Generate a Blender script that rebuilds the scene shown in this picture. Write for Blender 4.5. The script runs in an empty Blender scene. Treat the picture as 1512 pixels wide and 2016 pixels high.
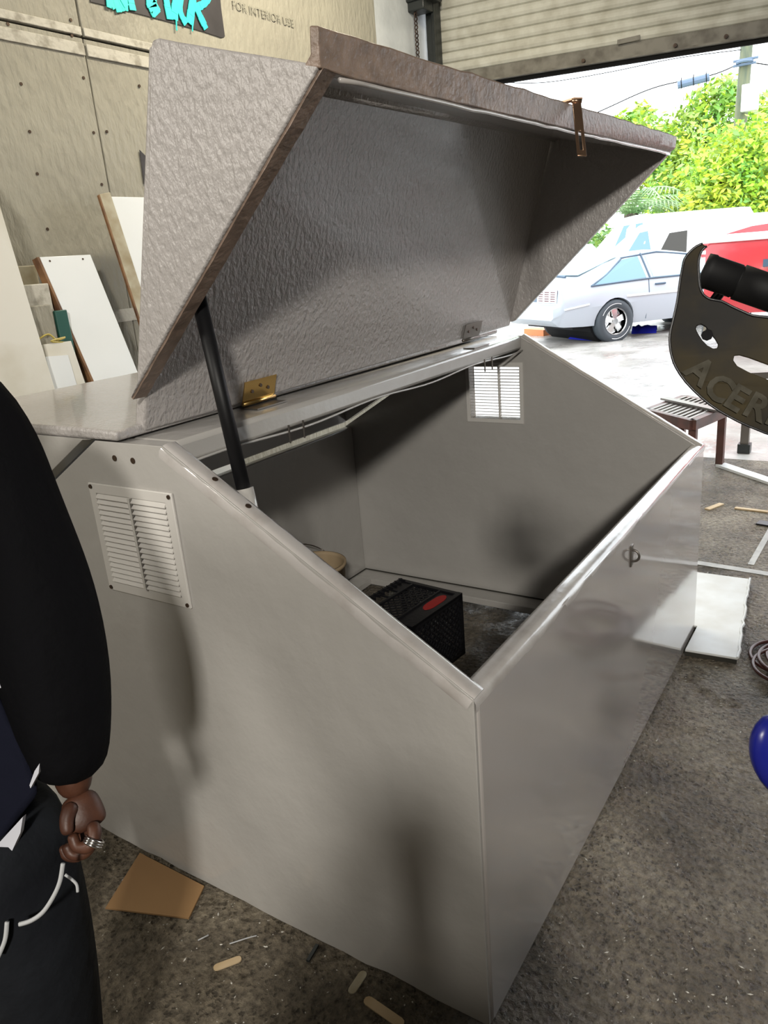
import bpy, bmesh, math, random
from mathutils import Vector, Matrix
from mathutils.geometry import tessellate_polygon
random.seed(7)
C = bpy.context.scene.collection
SC = bpy.context.scene

# ------------------------------------------------------------------ camera
CAM = Vector((-1.12309, -0.59471, 1.65414))
RX = Vector((0.53889152, -0.83866723, -0.07895061))
DN = Vector((-0.30372435, -0.10602622, -0.9468421))
FW = Vector((0.78571461, 0.53422441, -0.31186029))
FPX = 1502.9
cd = bpy.data.cameras.new('camera'); cam = bpy.data.objects.new('camera', cd); C.objects.link(cam)
cd.sensor_fit = 'HORIZONTAL'; cd.sensor_width = 36; cd.lens = FPX*36/1512; cd.clip_start = 0.02; cd.clip_end = 400
M = Matrix((RX, -DN, -FW)).transposed().to_4x4(); M.translation = CAM
cam.matrix_world = M
SC.camera = cam

def ray(px, py): return RX*((px-756)/FPX) + DN*((py-1008)/FPX) + FW
def at(px, py, ax, val):
    """survey helper: point of the axis plane (ax = val) seen at a place of the photograph"""
    r = ray(px, py); return CAM + r*((val-CAM[ax])/r[ax])
def dep(px, py, d): return CAM + ray(px, py)*d
def onp(px, py, p0, n):
    r = ray(px, py); p0 = Vector(p0); n = Vector(n); return CAM + r*((p0-CAM).dot(n)/r.dot(n))

# ------------------------------------------------------------------ world, lights, exposure
W = bpy.data.worlds.new('world'); SC.world = W; W.use_nodes = True
bg = W.node_tree.nodes['Background']; bg.inputs[0].default_value = (0.90, 0.96, 1.0, 1); bg.inputs[1].default_value = 4.2
SC.view_settings.view_transform = 'Standard'; SC.view_settings.look = 'None'
SC.view_settings.gamma = 1; SC.view_settings.use_curve_mapping = False; SC.view_settings.exposure = 0.0

def area(name, loc, target, sx, sy, power, col):
    l = bpy.data.lights.new(name, 'AREA'); l.shape = 'RECTANGLE'; l.size = sx; l.size_y = sy; l.energy = power; l.color = col
    o = bpy.data.objects.new(name, l); C.objects.link(o); o.location = loc
    o.rotation_euler = (Vector(target)-Vector(loc)).to_track_quat('-Z', 'Y').to_euler(); return o
area('ceiling_lamp_rear', (-4.2, -2.65, 3.68), (0, 0.3, 0.8), 0.36, 0.36, 265, (1.0, 0.95, 0.86))
area('ceiling_lamp_left', (-2.9, 2.1, 3.3), (0, 0.4, 1.1), 0.6, 0.6, 60, (1.0, 0.95, 0.86))
area('ceiling_lamp_middle', (2.6, 1.3, 3.95), (2.4, 2.3, 2.0), 1.2, 0.2, 78, (1.0, 0.90, 0.70))

# ------------------------------------------------------------------ materials
MATS = {}
def mat(name, col, rough=0.5, metal=0.0, noise=None, bump=None, spec=None, trans=0, rvar=None, coat=0, alpha=None):
    """noise=(scale, darker colour, lo, hi); bump=(scale, strength, distance); rvar=(scale, rough lo, rough hi)"""
    m = bpy.data.materials.new(name); m.use_nodes = True; nt = m.node_tree; b = nt.nodes['Principled BSDF']
    b.inputs['Base Color'].default_value = (*col, 1); b.inputs['Roughness'].default_value = rough; b.inputs['Metallic'].default_value = metal
    if spec is not None: b.inputs['Specular IOR Level'].default_value = spec
    if trans: b.inputs['Transmission Weight'].default_value = trans
    if coat: b.inputs['Coat Weight'].default_value = coat; b.inputs['Coat Roughness'].default_value = 0.08
    tc = nt.nodes.new('ShaderNodeTexCoord')
    def nz(scale, detail=6, stretch=None):
        n = nt.nodes.new('ShaderNodeTexNoise'); n.inputs['Scale'].default_value = scale; n.inputs['Detail'].default_value = detail
        if stretch:
            mp = nt.nodes.new('ShaderNodeMapping'); mp.inputs['Scale'].default_value = stretch
            nt.links.new(tc.outputs['Object'], mp.inputs[0]); nt.links.new(mp.outputs[0], n.inputs['Vector'])
        else: nt.links.new(tc.outputs['Object'], n.inputs['Vector'])
        return n
    if noise:
        n = nz(noise[0], 8, noise[4] if len(noise) > 4 else None); r = nt.nodes.new('ShaderNodeValToRGB')
        r.color_ramp.elements[0].position = noise[2]; r.color_ramp.elements[1].position = noise[3]
        r.color_ramp.elements[0].color = (*noise[1], 1); r.color_ramp.elements[1].color = (*col, 1)
        nt.links.new(n.outputs['Fac'], r.inputs[0]); nt.links.new(r.outputs[0], b.inputs['Base Color'])
    if bump:
        n = nz(bump[0], 5, bump[3] if len(bump) > 3 else None); bp = nt.nodes.new('ShaderNodeBump')
        bp.inputs['Strength'].default_value = bump[1]; bp.inputs['Distance'].default_value = bump[2]
        nt.links.new(n.outputs['Fac'], bp.inputs['Height']); nt.links.new(bp.outputs[0], b.inputs['Normal'])
    if rvar:
        n = nz(rvar[0], 4); mr = nt.nodes.new('ShaderNodeMapRange'); mr.inputs['From Min'].default_value = .35; mr.inputs['From Max'].default_value = .65
        mr.inputs['To Min'].default_value = rvar[1]; mr.inputs['To Max'].default_value = rvar[2]
        nt.links.new(n.outputs['Fac'], mr.inputs[0]); nt.links.new(mr.outputs[0], b.inputs['Roughness'])
    MATS[name] = m; return m

gel = mat('grey_gelcoat', (.47, .455, .435), .22, noise=(1.3, (.40, .385, .365), .3, .7), bump=(9, .25, .02), coat=.3)
gel_front = mat('grey_gelcoat_front', (.46, .43, .415), .09, noise=(1.3, (.41, .385, .37), .3, .7), bump=(4, .04, .02), coat=1, spec=.8)
gel_rough = mat('grey_fibreglass', (.44, .415, .405), .22, noise=(2, (.37, .35, .34), .3, .7), bump=(85, 1.0, .007, (1, 1, .6)), coat=.4)
gel_rim = mat('grey_gelcoat_rim', (.50, .475, .46), .2, noise=(14, (.40, .37, .35), .30, .55), bump=(30, .25, .004), coat=.7, spec=.7)
lip_m = mat('brown_fibreglass', (.31, .225, .175), .42, noise=(30, (.18, .13, .10), .3, .7), bump=(80, .5, .005))
vent_w = mat('white_vent_plastic', (.62, .60, .57), .4)
white_lam = mat('white_laminate', (.80, .83, .85), .25, noise=(1.5, (.74, .78, .82), .3, .7))
white_old = mat('stained_white_paint', (.72, .71, .66), .5, noise=(2.2, (.50, .46, .36), .30, .55))
yellow_edge = mat('pale_wood_edge', (.42, .39, .30), .6, noise=(9, (.27, .22, .13), .35, .6))
brown_wood = mat('brown_wood_edge', (.22, .11, .045), .6, noise=(12, (.10, .045, .02), .35, .6))
board = mat('fibre_cement_board', (.35, .335, .275), .75, noise=(1.1, (.27, .255, .21), .3, .7), bump=(34, .7, .02, (1, 1, .35)), rvar=(2, .5, .8))
seam_w = mat('joint_compound', (.50, .48, .42), .6, noise=(16, (.30, .28, .23), .34, .5), bump=(40, .4, .01))
grimy_wall = mat('grimy_dark_block', (.13, .125, .115), .8, noise=(3, (.09, .085, .08), .3, .7), bump=(20, .3, .01))
dark_gap = mat('dark_cavity', (.03, .028, .022), .9)
block_w = mat('white_painted_block', (.62, .65, .67), .55, noise=(5, (.52, .55, .57), .35, .6), bump=(25, .3, .01))
black_paint = mat('black_spray_paint', (.045, .04, .045), .6, noise=(6, (.02, .018, .02), .3, .7))
cyan_paint = mat('cyan_spray_paint', (.03, .75, .66), .5)
faint_ink = mat('faint_grey_ink', (.29, .28, .23), .7)
black_steel = mat('black_painted_steel', (.02, .024, .024), .4, bump=(30, .3, .01))
rust = mat('rusty_dark_metal', (.09, .06, .045), .55, metal=.5, noise=(40, (.03, .02, .018), .35, .6))
shut = mat('weathered_shutter_steel', (.58, .58, .52), .45, noise=(7, (.44, .43, .37), .35, .6), bump=(60, .2, .004))
shut_dark = mat('dirty_bottom_bar', (.20, .19, .165), .5, noise=(9, (.10, .09, .075), .35, .6))
rubber = mat('black_rubber', (.005, .005, .0055), .65, spec=.25)
plast_black = mat('black_plastic', (.010, .010, .012), .35, bump=(60, .2, .004))
tube_black = mat('black_tube', (.006, .006, .007), .5, spec=.3)
brass = mat('brass_plate', (.85, .58, .22), .22, metal=1)
steel = mat('bright_steel', (.6, .57, .54), .25, metal=1)
dull_steel = mat('dull_steel', (.22, .20, .18), .4, metal=.9)
bronze_strap = mat('bronze_strap', (.42, .27, .18), .3, metal=.9)
screw_m = mat('dark_screw', (.07, .045, .03), .5, metal=.6)
cardb = mat('cardboard', (.30, .175, .075), .7, noise=(3, (.25, .14, .06), .3, .7), bump=(60, .1, .004))
bucket_m = mat('tan_bucket', (.47, .36, .23), .55, noise=(5, (.36, .26, .15), .35, .6))
red_label = mat('red_label', (.42, .02, .018), .5)
cloth = mat('black_cloth', (.0035, .0035, .0045), .9, bump=(20, .4, .02), spec=.1)
navy = mat('navy_cloth', (.008, .009, .018), .9, bump=(20, .4, .02), spec=.1)
pants_m = mat('dark_track_fabric', (.012, .014, .018), .85, noise=(9, (.006, .007, .010), .3, .7), bump=(9, .5, .03), spec=.2)
white_trim = mat('white_piping', (.42, .43, .44), .7)
shirt_m = mat('white_shirt_cloth', (.55, .56, .62), .8)
skin = mat('brown_skin', (.085, .032, .017), .5, noise=(30, (.055, .020, .011), .35, .6), bump=(90, .25, .003))
hair_m = mat('black_hair', (.01, .008, .007), .6)
silver = mat('silver_ring', (.75, .73, .72), .18, metal=1)
guard_m = mat('smoky_olive_plastic', (.040, .029, .009), .62, spec=.15, noise=(11, (.012, .011, .010), .35, .65), bump=(8, .2, .01))
guard_txt = mat('worn_grey_print', (.05, .045, .032), .6, spec=.15, noise=(60, (.03, .026, .016), .4, .6))
blue_pl = mat('blue_plastic', (.008, .012, .19), .25)
car_sil = mat('silver_car_paint', (.40, .44, .49), .35, coat=.3)
glass_b = mat('tinted_glass', (.10, .22, .30), .06, spec=.9)
glass_l = mat('pale_glass', (.30, .46, .52), .08, spec=.9)
glass_d = mat('dark_opening', (.03, .026, .02), .3)
trim_b = mat('blue_grey_trim', (.06, .10, .15), .4)
car_red = mat('red_car_paint', (.52, .03, .04), .25, coat=.5)
car_white = mat('white_car_paint', (.85, .86, .86), .3, coat=.4)
taill = mat('tail_lamp_red', (.10, .025, .03), .35)
chrome = mat('chrome', (.75, .75, .75), .15, metal=1)
tyre_m = mat('tyre_rubber', (.045, .055, .065), .6)
blue_tarp = mat('blue_tarp', (.02, .03, .55), .5)
orange_m = mat('orange_scrap', (.60, .20, .07), .6)
wood_p = mat('pale_wood', (.55, .42, .26), .6, noise=(8, (.42, .30, .16), .35, .6))
wood_br = mat('reddish_brown_steel', (.13, .055, .045), .45, noise=(9, (.06, .035, .03), .35, .6))
bark = mat('tree_bark', (.13, .10, .075), .8, noise=(8, (.06, .05, .04), .35, .6))
pole_m = mat('weathered_pole', (.09, .11, .075), .8, noise=(6, (.15, .16, .09), .45, .6, (1, 1, .15)))
blue_can = mat('slate_blue_case', (.12, .17, .25), .5)
cable_m = mat('maroon_cable', (.07, .022, .018), .4)
white_board = mat('white_foam_board', (.72, .74, .75), .5, noise=(6, (.62, .62, .60), .35, .6))
green_m = mat('green_painted_sheet', (.008, .08, .062), .5)
yellow_m = mat('yellow_cord', (.45, .36, .08), .5)
def leafmat(name, a, b):
    m = mat(name, a, .5, noise=(1.1, b, .35, .65)); n = m.node_tree.nodes['Principled BSDF']
    return m
leaf_a = leafmat('leaf_bright', (.34, .62, .05), (.62, .66, .06))
leaf_b = leafmat('leaf_mid', (.14, .36, .06), (.36, .48, .10))
leaf_c = leafmat('leaf_palm', (.16, .36, .12), (.36, .48, .24))

def floor_material():
    m = bpy.data.materials.new('rough_concrete'); m.use_nodes = True; nt = m.node_tree; N = nt.nodes; Lk = nt.links; b = N['Principled BSDF']
    tc = N.new('ShaderNodeTexCoord')
    def noise(s, d=8, r=.6):
        n = N.new('ShaderNodeTexNoise'); n.inputs['Scale'].default_value = s; n.inputs['Detail'].default_value = d; n.inputs['Roughness'].default_value = r
        Lk.new(tc.outputs['Object'], n.inputs['Vector']); return n
    def ramp(src, stops):
        r = N.new('ShaderNodeValToRGB'); e = r.color_ramp.elements
        e[0].position, e[0].color = stops[0][0], (*stops[0][1], 1); e[1].position, e[1].color = stops[1][0], (*stops[1][1], 1)
        for p, c in stops[2:]:
            k = e.new(p); k.color = (*c, 1)
        Lk.new(src, r.inputs[0]); return r
    big = ramp(noise(2.3, 6).outputs['Fac'], [(.33, (.075, .066, .050)), (.68, (.33, .295, .235)), (.5, (.20, .172, .132))])
    med = ramp(noise(42, 8, .72).outputs['Fac'], [(.34, (.30, .27, .24)), (.66, (1.85, 1.8, 1.7)), (.46, (1.05, 1.02, .98))])
    mul = N.new('ShaderNodeMix'); mul.data_type = 'RGBA'; mul.blend_type = 'MULTIPLY'; mul.inputs[0].default_value = 1
    Lk.new(big.outputs[0], mul.inputs[6]); Lk.new(med.outputs[0], mul.inputs[7])
    sp = N.new('ShaderNodeTexVoronoi'); sp.inputs['Scale'].default_value = 46; Lk.new(tc.outputs['Object'], sp.inputs['Vector'])
    spr = ramp(sp.outputs['Distance'], [(.07, (1, 1, 1)), (.13, (0, 0, 0))])
    sel = ramp(noise(11, 3).outputs['Fac'], [(.56, (0, 0, 0)), (.62, (1, 1, 1))])
    mm = N.new('ShaderNodeMath'); mm.operation = 'MULTIPLY'; Lk.new(spr.outputs[0], mm.inputs[0]); Lk.new(sel.outputs[0], mm.inputs[1])
    mx = N.new('ShaderNodeMix'); mx.data_type = 'RGBA'; Lk.new(mm.outputs[0], mx.inputs[0]); Lk.new(mul.outputs[2], mx.inputs[6]); mx.inputs[7].default_value = (.62, .60, .55, 1)
    pv = N.new('ShaderNodeTexVoronoi'); pv.inputs['Scale'].default_value = 62; pv.inputs['Randomness'].default_value = 1
    wob = N.new('ShaderNodeMix'); wob.data_type = 'RGBA'; wob.inputs[0].default_value = .03; Lk.new(tc.outputs['Object'], wob.inputs[6]); Lk.new(noise(30, 4).outputs['Color'], wob.inputs[7]); Lk.new(wob.outputs[2], pv.inputs['Vector'])
    pr_ = ramp(pv.outputs['Distance'], [(.20, (1, 1, 1)), (.36, (0, 0, 0))]); psel = ramp(noise(6, 4, .7).outputs['Fac'], [(.40, (0, 0, 0)), (.56, (1, 1, 1))])
    pm_ = N.new('ShaderNodeMath'); pm_.operation = 'MULTIPLY'; Lk.new(pr_.outputs[0], pm_.inputs[0]); Lk.new(psel.outputs[0], pm_.inputs[1])
    pq = N.new('ShaderNodeMath'); pq.operation = 'MULTIPLY'; pq.inputs[1].default_value = .62; Lk.new(pm_.outputs[0], pq.inputs[0])
    dk = N.new('ShaderNodeMix'); dk.data_type = 'RGBA'; Lk.new(pq.outputs[0], dk.inputs[0]); Lk.new(mx.outputs[2], dk.inputs[6]); dk.inputs[7].default_value = (.035, .03, .023, 1)
    Lk.new(dk.outputs[2], b.inputs['Base Color'])
    rr = ramp(noise(7, 5).outputs['Fac'], [(.38, (.16, .16, .16)), (.60, (.55, .55, .55))]); Lk.new(rr.outputs[0], b.inputs['Roughness'])
    pits = N.new('ShaderNodeTexVoronoi'); pits.inputs['Scale'].default_value = 55; Lk.new(tc.outputs['Object'], pits.inputs['Vector'])
    ad = N.new('ShaderNodeMath'); ad.operation = 'MULTIPLY_ADD'; ad.inputs[1].default_value = .5
    sb = N.new('ShaderNodeMath'); sb.operation = 'MULTIPLY_ADD'; sb.inputs[1].default_value = -.5; Lk.new(pm_.outputs[0], sb.inputs[0]); Lk.new(pits.outputs['Distance'], sb.inputs[2]); Lk.new(sb.outputs[0], ad.inputs[0]); Lk.new(noise(30, 9, .7).outputs['Fac'], ad.inputs[2])
    bp = N.new('ShaderNodeBump'); bp.inputs['Strength'].default_value = 1.0; bp.inputs['Distance'].default_value = .04
    Lk.new(ad.outputs[0], bp.inputs['Height']); Lk.new(bp.outputs[0], b.inputs['Normal'])
    return m
def yard_material():
    m = mat('wet_yard_concrete', (.50, .48, .45), .3, noise=(1.6, (.27, .255, .23), .36, .62), bump=(7, .5, .03), rvar=(1.4, .08, .5))
    return m
floor_m = floor_material(); yard_m = yard_material()

# ------------------------------------------------------------------ object helpers
def world_loc(o):
    v = Vector((0, 0, 0))
    while o is not None: v += o.location; o = o.parent
    return v
def empty(name, loc, label=None, cat=None, group=None, kind=None):
    o = bpy.data.objects.new(name, None); C.objects.link(o); o.location = loc; o.empty_display_size = .1
    return tag(o, label, cat, group, kind)
def tag(o, label=None, cat=None, group=None, kind=None):
    if label: o['label'] = label
    if cat: o['category'] = cat
    if group: o['group'] = group
    if kind: o['kind'] = kind
    return o
def obj(name, bm, m, parent=None, loc=None, bevel=0, smooth=False, seg=2, label=None, cat=None, group=None, kind=None):
    """link a bmesh given in world coordinates as one object whose origin is loc (or its parent's)"""
    me = bpy.data.meshes.new(name); base = Vector((0, 0, 0))
    if loc is not None: base = Vector(loc)
    elif parent is not None: base = world_loc(parent)
    bmesh.ops.translate(bm, verts=bm.verts, vec=-base)
    bmesh.ops.recalc_face_normals(bm, faces=bm.faces)
    bm.to_mesh(me); bm.free()
    ms = m if isinstance(m, (list, tuple)) else [m]
    for k in ms: me.materials.append(k)
    if smooth:
        for p in me.polygons: p.use_smooth = True
    o = bpy.data.objects.new(name, me); C.objects.link(o)
    if parent is not None: o.parent = parent; o.location = base-world_loc(parent)
    else: o.location = base
    if bevel:
        md = o.modifiers.new('bevel', 'BEVEL'); md.width = bevel; md.segments = seg; md.limit_method = 'ANGLE'; md.angle_limit = .6
        md.harden_normals = False
        for p in me.polygons: p.use_smooth = True
        if hasattr(me, 'set_sharp_from_angle'): me.set_sharp_from_angle(angle=.9)
    if name in ('car_body', 'van_body', 'truck_body'):
        for p in me.polygons: p.use_smooth = True
        me.set_sharp_from_angle(angle=.75)
    return tag(o, label, cat, group, kind)
def add_box(bm, a, b, R=None, org=None):
    a, b = Vector(a), Vector(b)
    vs = [Vector((x, y, z)) for x in (a.x, b.x) for y in (a.y, b.y) for z in (a.z, b.z)]
    if R is not None:
        org = Vector(org or (0, 0, 0)); vs = [org + R @ v for v in vs]
    v = [bm.verts.new(p) for p in vs]
    for f in ((0, 1, 3, 2), (4, 6, 7, 5), (0, 4, 5, 1), (2, 3, 7, 6), (0, 2, 6, 4), (1, 5, 7, 3)): bm.faces.new([v[i] for i in f])
    return bm
def box(a, b, R=None, org=None): return add_box(bmesh.new(), a, b, R, org)
def add_slab(bm, pts, off):
    """polygon pts extruded by vector off"""
    off = Vector(off); n = len(pts)
    a = [bm.verts.new(Vector(p)) for p in pts]; b = [bm.verts.new(Vector(p)+off) for p in pts]
    bm.faces.new(a); bm.faces.new(b[::-1])
    for i in range(n): bm.faces.new((a[i], b[i], b[(i+1) % n], a[(i+1) % n]))
    return bm
def slab(pts, off): return add_slab(bmesh.new(), pts, off)
def add_hexa(bm, p):
    v = [bm.verts.new(Vector(q)) for q in p]
    for f in ((0, 1, 2, 3), (7, 6, 5, 4), (0, 4, 5, 1), (1, 5, 6, 2), (2, 6, 7, 3), (3, 7, 4, 0)): bm.faces.new([v[i] for i in f])
    return bm
def add_tube(bm, pts, r, n=10, cap=True, rs=None):
    pts = [Vector(p) for p in pts]; rings = []; prev = None
    for i, p in enumerate(pts):
        d = (pts[min(i+1, len(pts)-1)]-pts[max(i-1, 0)]).normalized()
        if prev is None:
            u = d.orthogonal().normalized()
        else:
            u = (prev - d*prev.dot(d)).normalized()
        prev = u; w = d.cross(u); rr = rs[i] if rs else r
        rings.append([bm.verts.new(p+(u*math.cos(2*math.pi*k/n)+w*math.sin(2*math.pi*k/n))*rr) for k in range(n)])
    for a, b in zip(rings, rings[1:]):
        for k in range(n): bm.faces.new((a[k], a[(k+1) % n], b[(k+1) % n], b[k]))
    if cap: bm.faces.new(rings[0][::-1]); bm.faces.new(rings[-1])
    return bm
def tube(pts, r, n=10, cap=True, rs=None): return add_tube(bmesh.new(), pts, r, n, cap, rs)
def add_ring(bm, c, ax, R, r, n=24, k=8, a0=0, a1=2*math.pi, squash=1, udir=None):
    c = Vector(c); ax = Vector(ax).normalized(); u = (Vector(udir) if udir else ax.orthogonal()).normalized(); w = ax.cross(u)
    full = abs(a1-a0-2*math.pi) < 1e-6; m = n if full else n+1; rings = []
    for i in range(m):
        t = a0+(a1-a0)*i/n; d = u*math.cos(t)+w*math.sin(t)*squash; rad = d.normalized()
        rings.append([bm.verts.new(c+d*R+(rad*math.cos(2*math.pi*j/k)+ax*math.sin(2*math.pi*j/k))*r) for j in range(k)])
    for i in range(n if full else n):
        if not full and i+1 >= m: break
        a, b = rings[i], rings[(i+1) % m]
        for j in range(k): bm.faces.new((a[j], a[(j+1) % k], b[(j+1) % k], b[j]))
    return bm
def smooth_curve(P, k=6):
    P = [Vector(p) for p in P]; out = []
    for i in range(len(P)-1):
        p0, p1, p2, p3 = P[max(i-1, 0)], P[i], P[i+1], P[min(i+2, len(P)-1)]
        for j in range(k):
            t = j/k; out.append(.5*((2*p1)+(-p0+p2)*t+(2*p0-5*p1+4*p2-p3)*t*t+(-p0+3*p1-3*p2+p3)*t**3))
    out.append(P[-1]); return out
def holed(outer, holes, off):
    bm = bmesh.new(); loops = [[Vector(p) for p in l] for l in [outer]+holes]
    v = [bm.verts.new(p) for l in loops for p in l]
    for t in tessellate_polygon(loops):
        try: bm.faces.new([v[i] for i in t])
        except ValueError: pass
    bmesh.ops.recalc_face_normals(bm, faces=bm.faces)
    e = bmesh.ops.extrude_face_region(bm, geom=bm.faces[:])
    bmesh.ops.translate(bm, verts=[g for g in e['geom'] if isinstance(g, bmesh.types.BMVert)], vec=Vector(off))
    return bm
def text_bm(s, size, org, u, v, depth=.0015, lift=.001, bold=0):
    """letters laid on a surface: origin, unit vectors along the line and up"""
    cu = bpy.data.curves.new('t', 'FONT'); cu.body = s; cu.size = size; cu.extrude = depth; cu.resolution_u = 3; cu.offset = size*bold
    o = bpy.data.objects.new('t', cu); C.objects.link(o)
    dg = bpy.context.evaluated_depsgraph_get(); dg.update(); me = bpy.data.meshes.new_from_object(o.evaluated_get(dg))
    bm = bmesh.new(); bm.from_mesh(me); bpy.data.objects.remove(o); bpy.data.meshes.remove(me)
    u, v = Vector(u).normalized(), Vector(v).normalized(); w = u.cross(v)
    for q in bm.verts: q.co = Vector(org)+u*q.co.x+v*q.co.y+w*(q.co.z+lift)
    return bm

# ================================================================== SETTING
WY = 2.6; DX = 4.75
floor = obj('floor', box((-5.5, -6, -.15), (DX+.3, WY+.25, 0)), floor_m, kind='structure', loc=(0, 0, 0))
def yard():
    bm = bmesh.new(); xs = [DX+.3, 6, 7, 8, 9, 10, 12, 16, 24, 40, 70]; ys = [-60+6*i for i in range(21)]
    def z(x): t = min(max((x-6)/4.2, 0), 1); return .26*t*t*(3-2*t)-.004
    g = [[bm.verts.new((x, y, z(x))) for y in ys] for x in xs]
    for i in range(len(xs)-1):
        for j in range(len(ys)-1): bm.faces.new((g[i][j], g[i+1][j], g[i+1][j+1], g[i][j+1]))
    return bm
obj('ground', yard(), yard_m, kind='structure', loc=(0, 0, 0), smooth=True)
wl = obj('wall_left', box((-5.5, WY+.05, 0), (3.97, WY+.25, 4.1)), dark_gap, kind='structure', loc=(0, WY+.05, 0))
XS = [-5.5, -3.39, -.95, 1.49, 3.97]; ZS = [0.0, .285, 1.50, 2.71, 3.92, 4.1]
for i in range(4):
    for j in range(5):
        s = XS[i] if i == 0 else XS[i]+.004
        o = obj('board', box((s, WY+random.uniform(-.003, .002), ZS[j]+.004), (XS[i+1]-.004, WY+.05, ZS[j+1]-.004)), board, wl, bevel=.003)
# joint strips with open groove between them
for (z, h) in ((2.715, .035), (2.635, .05)):
    for i in range(1, 4):
        obj('joint_strip', box((XS[i]+.006, WY-.009, z), (XS[i+1]-.006, WY-.002, z+h)), seam_w, wl, bevel=.003)
obj('joint_strip', box((XS[2]+.006, WY-.006, 1.47), (XS[4]-.006, WY-.002, 1.53)), seam_w, wl)
def screws_on_wall():
    bm = bmesh.new()
    for (px, py) in ((42, 165), (165, 153), (185, 261), (211, 259), (59, 259), (74, 342), (94, 451), (275, 169), (201, 363), (29, 28), (16, 47), (142, 70), (140, 39), (228, 617), (400-70, 8)):
        p = at(px, py, 1, WY-.004); add_tube(bm, [p, p+Vector((0, .004, 0))], .007, 8)
    return bm
obj('screw', screws_on_wall(), screw_m, wl, kind='stuff')
# spray painting on the boards
gy = WY-.006
P = lambda px, py: at(px, py, 1, gy)
gp = obj('painted_patch', slab([P(178, 3), P(250, 21), P(330, 42), P(400, 62), P(436, 74), P(443, 72), P(440, 50), P(436, 20), P(432, -20), P(424, -110), P(180, -140)], (0, .003, 0)), black_paint, wl)
strokes = [([(205, -110), (222, 4), (240, 6), (248, 9)], 9), ([(238, -100), (252, -20), (260, 18)], 6), ([(300, -95), (296, 0), (300, 14), (307, 27)], 10), ([(300, -90), (318, -30), (336, -90)], 7),
           ([(332, -85), (324, -20), (333, 36)], 6), ([(372, -80), (345, 0), (343, 37)], 6), ([(372, -80), (352, 10), (364, 45)], 6), ([(346, -20), (372, -16)], 6),
           ([(392, -75), (378, 0), (372, 45)], 7), ([(384, 14), (394, 36), (403, 55)], 6), ([(430, -60), (406, 0), (384, 16)], 6), ([(212, 2), (213, 13)], 4), ([(345, 40), (346, 58)], 1), ([(377, 44), (377, 60)], 1), ([(240, 0), (246, 11)], 5)]
bm = bmesh.new()
for k, (pl, w) in enumerate(strokes):
    w *= 1.55; pl = [P(*q)+Vector((0, -.006-.0002*k, 0)) for q in pl]; c = smooth_curve(pl, 4) if len(pl) > 2 else pl
    for i in range(len(c)-1):
        d = (c[i+1]-c[i]); d.normalize(); n = Vector((d.z, 0, -d.x))*w*.0021*random.uniform(.85, 1.1)
        e = d*.006
        h = Vector((0, -.0004*(i % 3), 0)); add_slab(bm, [c[i]-n-e+h, c[i+1]-n+e+h, c[i+1]+n+e+h, c[i]+n-e+h], (0, .004, 0))
obj('painted_letters', bm, cyan_paint, wl)
obj('painted_mark', slab([P(275, 295), P(288, 308), P(300, 340), P(300, 360), P(284, 362), P(281, 340)], (0, .003, 0)), black_paint, wl)
u = (P(550, 38)-P(460, 8)); obj('printed_text', text_bm('FOR INTERIOR USE', .062, P(458, 16), (u.x, 0, 0), (0, 0, 1), .0008, .003), faint_ink, wl)
# white block return beside the door opening
cb = obj('wall_front', box((DX, WY, 0), (DX+.25, WY+.3, 4.1)), block_w, kind='structure', loc=(DX, WY, 0))
obj('brick_return', box((3.97, WY+.03, 0), (DX, WY+.3, 4.1)), block_w, cb, bevel=.004)
obj('lintel', box((DX, -6, 3.75), (DX+.25, WY, 4.1)), block_w, cb)
obj('wall_front', box((DX, -6, 0), (DX+.25, -3.1, 3.75)), block_w, kind='structure', loc=(DX, -3.1, 0))
obj('wall_back', box((-5.7, -6, 0), (-5.5, WY+.25, 4.1)), grimy_wall, kind='structure')
obj('wall_right', box((-5.5, -6.2, 0), (DX+.25, -6, 4.1)), grimy_wall, kind='structure')
obj('ceiling', box((-5.7, -6.2, 4.1), (DX+.25, WY+.3, 4.25)), grimy_wall, kind='structure')
# door track
tr = empty('trim_1', (DX-.06, 2.54, 0), kind='structure')
obj('track_channel', box((DX-.10, 2.50, 0), (DX-.02, 2.585, 3.75)), black_steel, tr, bevel=.004)
obj('track_lip', box((DX-.13, 2.50, 0), (DX-.10, 2.52, 3.75)), black_steel, tr)
# roller shutter: every slat its own curved piece
sh = empty('door_1', (DX, -.2, 2.8), kind='structure')
s1 = at(900, 83, 0, DX); tilt = (at(975, 152, 0, DX).z-at(1512, 72, 0, DX).z)/(at(975, 152, 0, DX).y-at(1512, 72, 0, DX).y)*.8
zb = lambda y: at(975, 152, 0, DX).z-.01+tilt*(y-at(975, 152, 0, DX).y)
def slat_bm(k, z0, pitch):
    bm = bmesh.new(); prof = [(0, 0), (-.012, .006), (-.020, .022), (-.021, .042), (-.014, .058), (-.002, .064), (.006, .066), (.006, .0)]
    L = [bm.verts.new((DX+a, 2.53, zb(2.53)+z0+b*pitch/.07)) for a, b in prof]; R_ = [bm.verts.new((DX+a, -3.1, zb(-3.1)+z0+b*pitch/.07)) for a, b in prof]
    n = len(prof)
    for i in range(n): bm.faces.new((L[i], L[(i+1) % n], R_[(i+1) % n], R_[i]))
    bm.faces.new(L); bm.faces.new(R_[::-1]); return bm
for k in range(14):
    obj('slat', slat_bm(k, .083+k*.0715, .0775), shut, sh, smooth=False)
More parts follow.
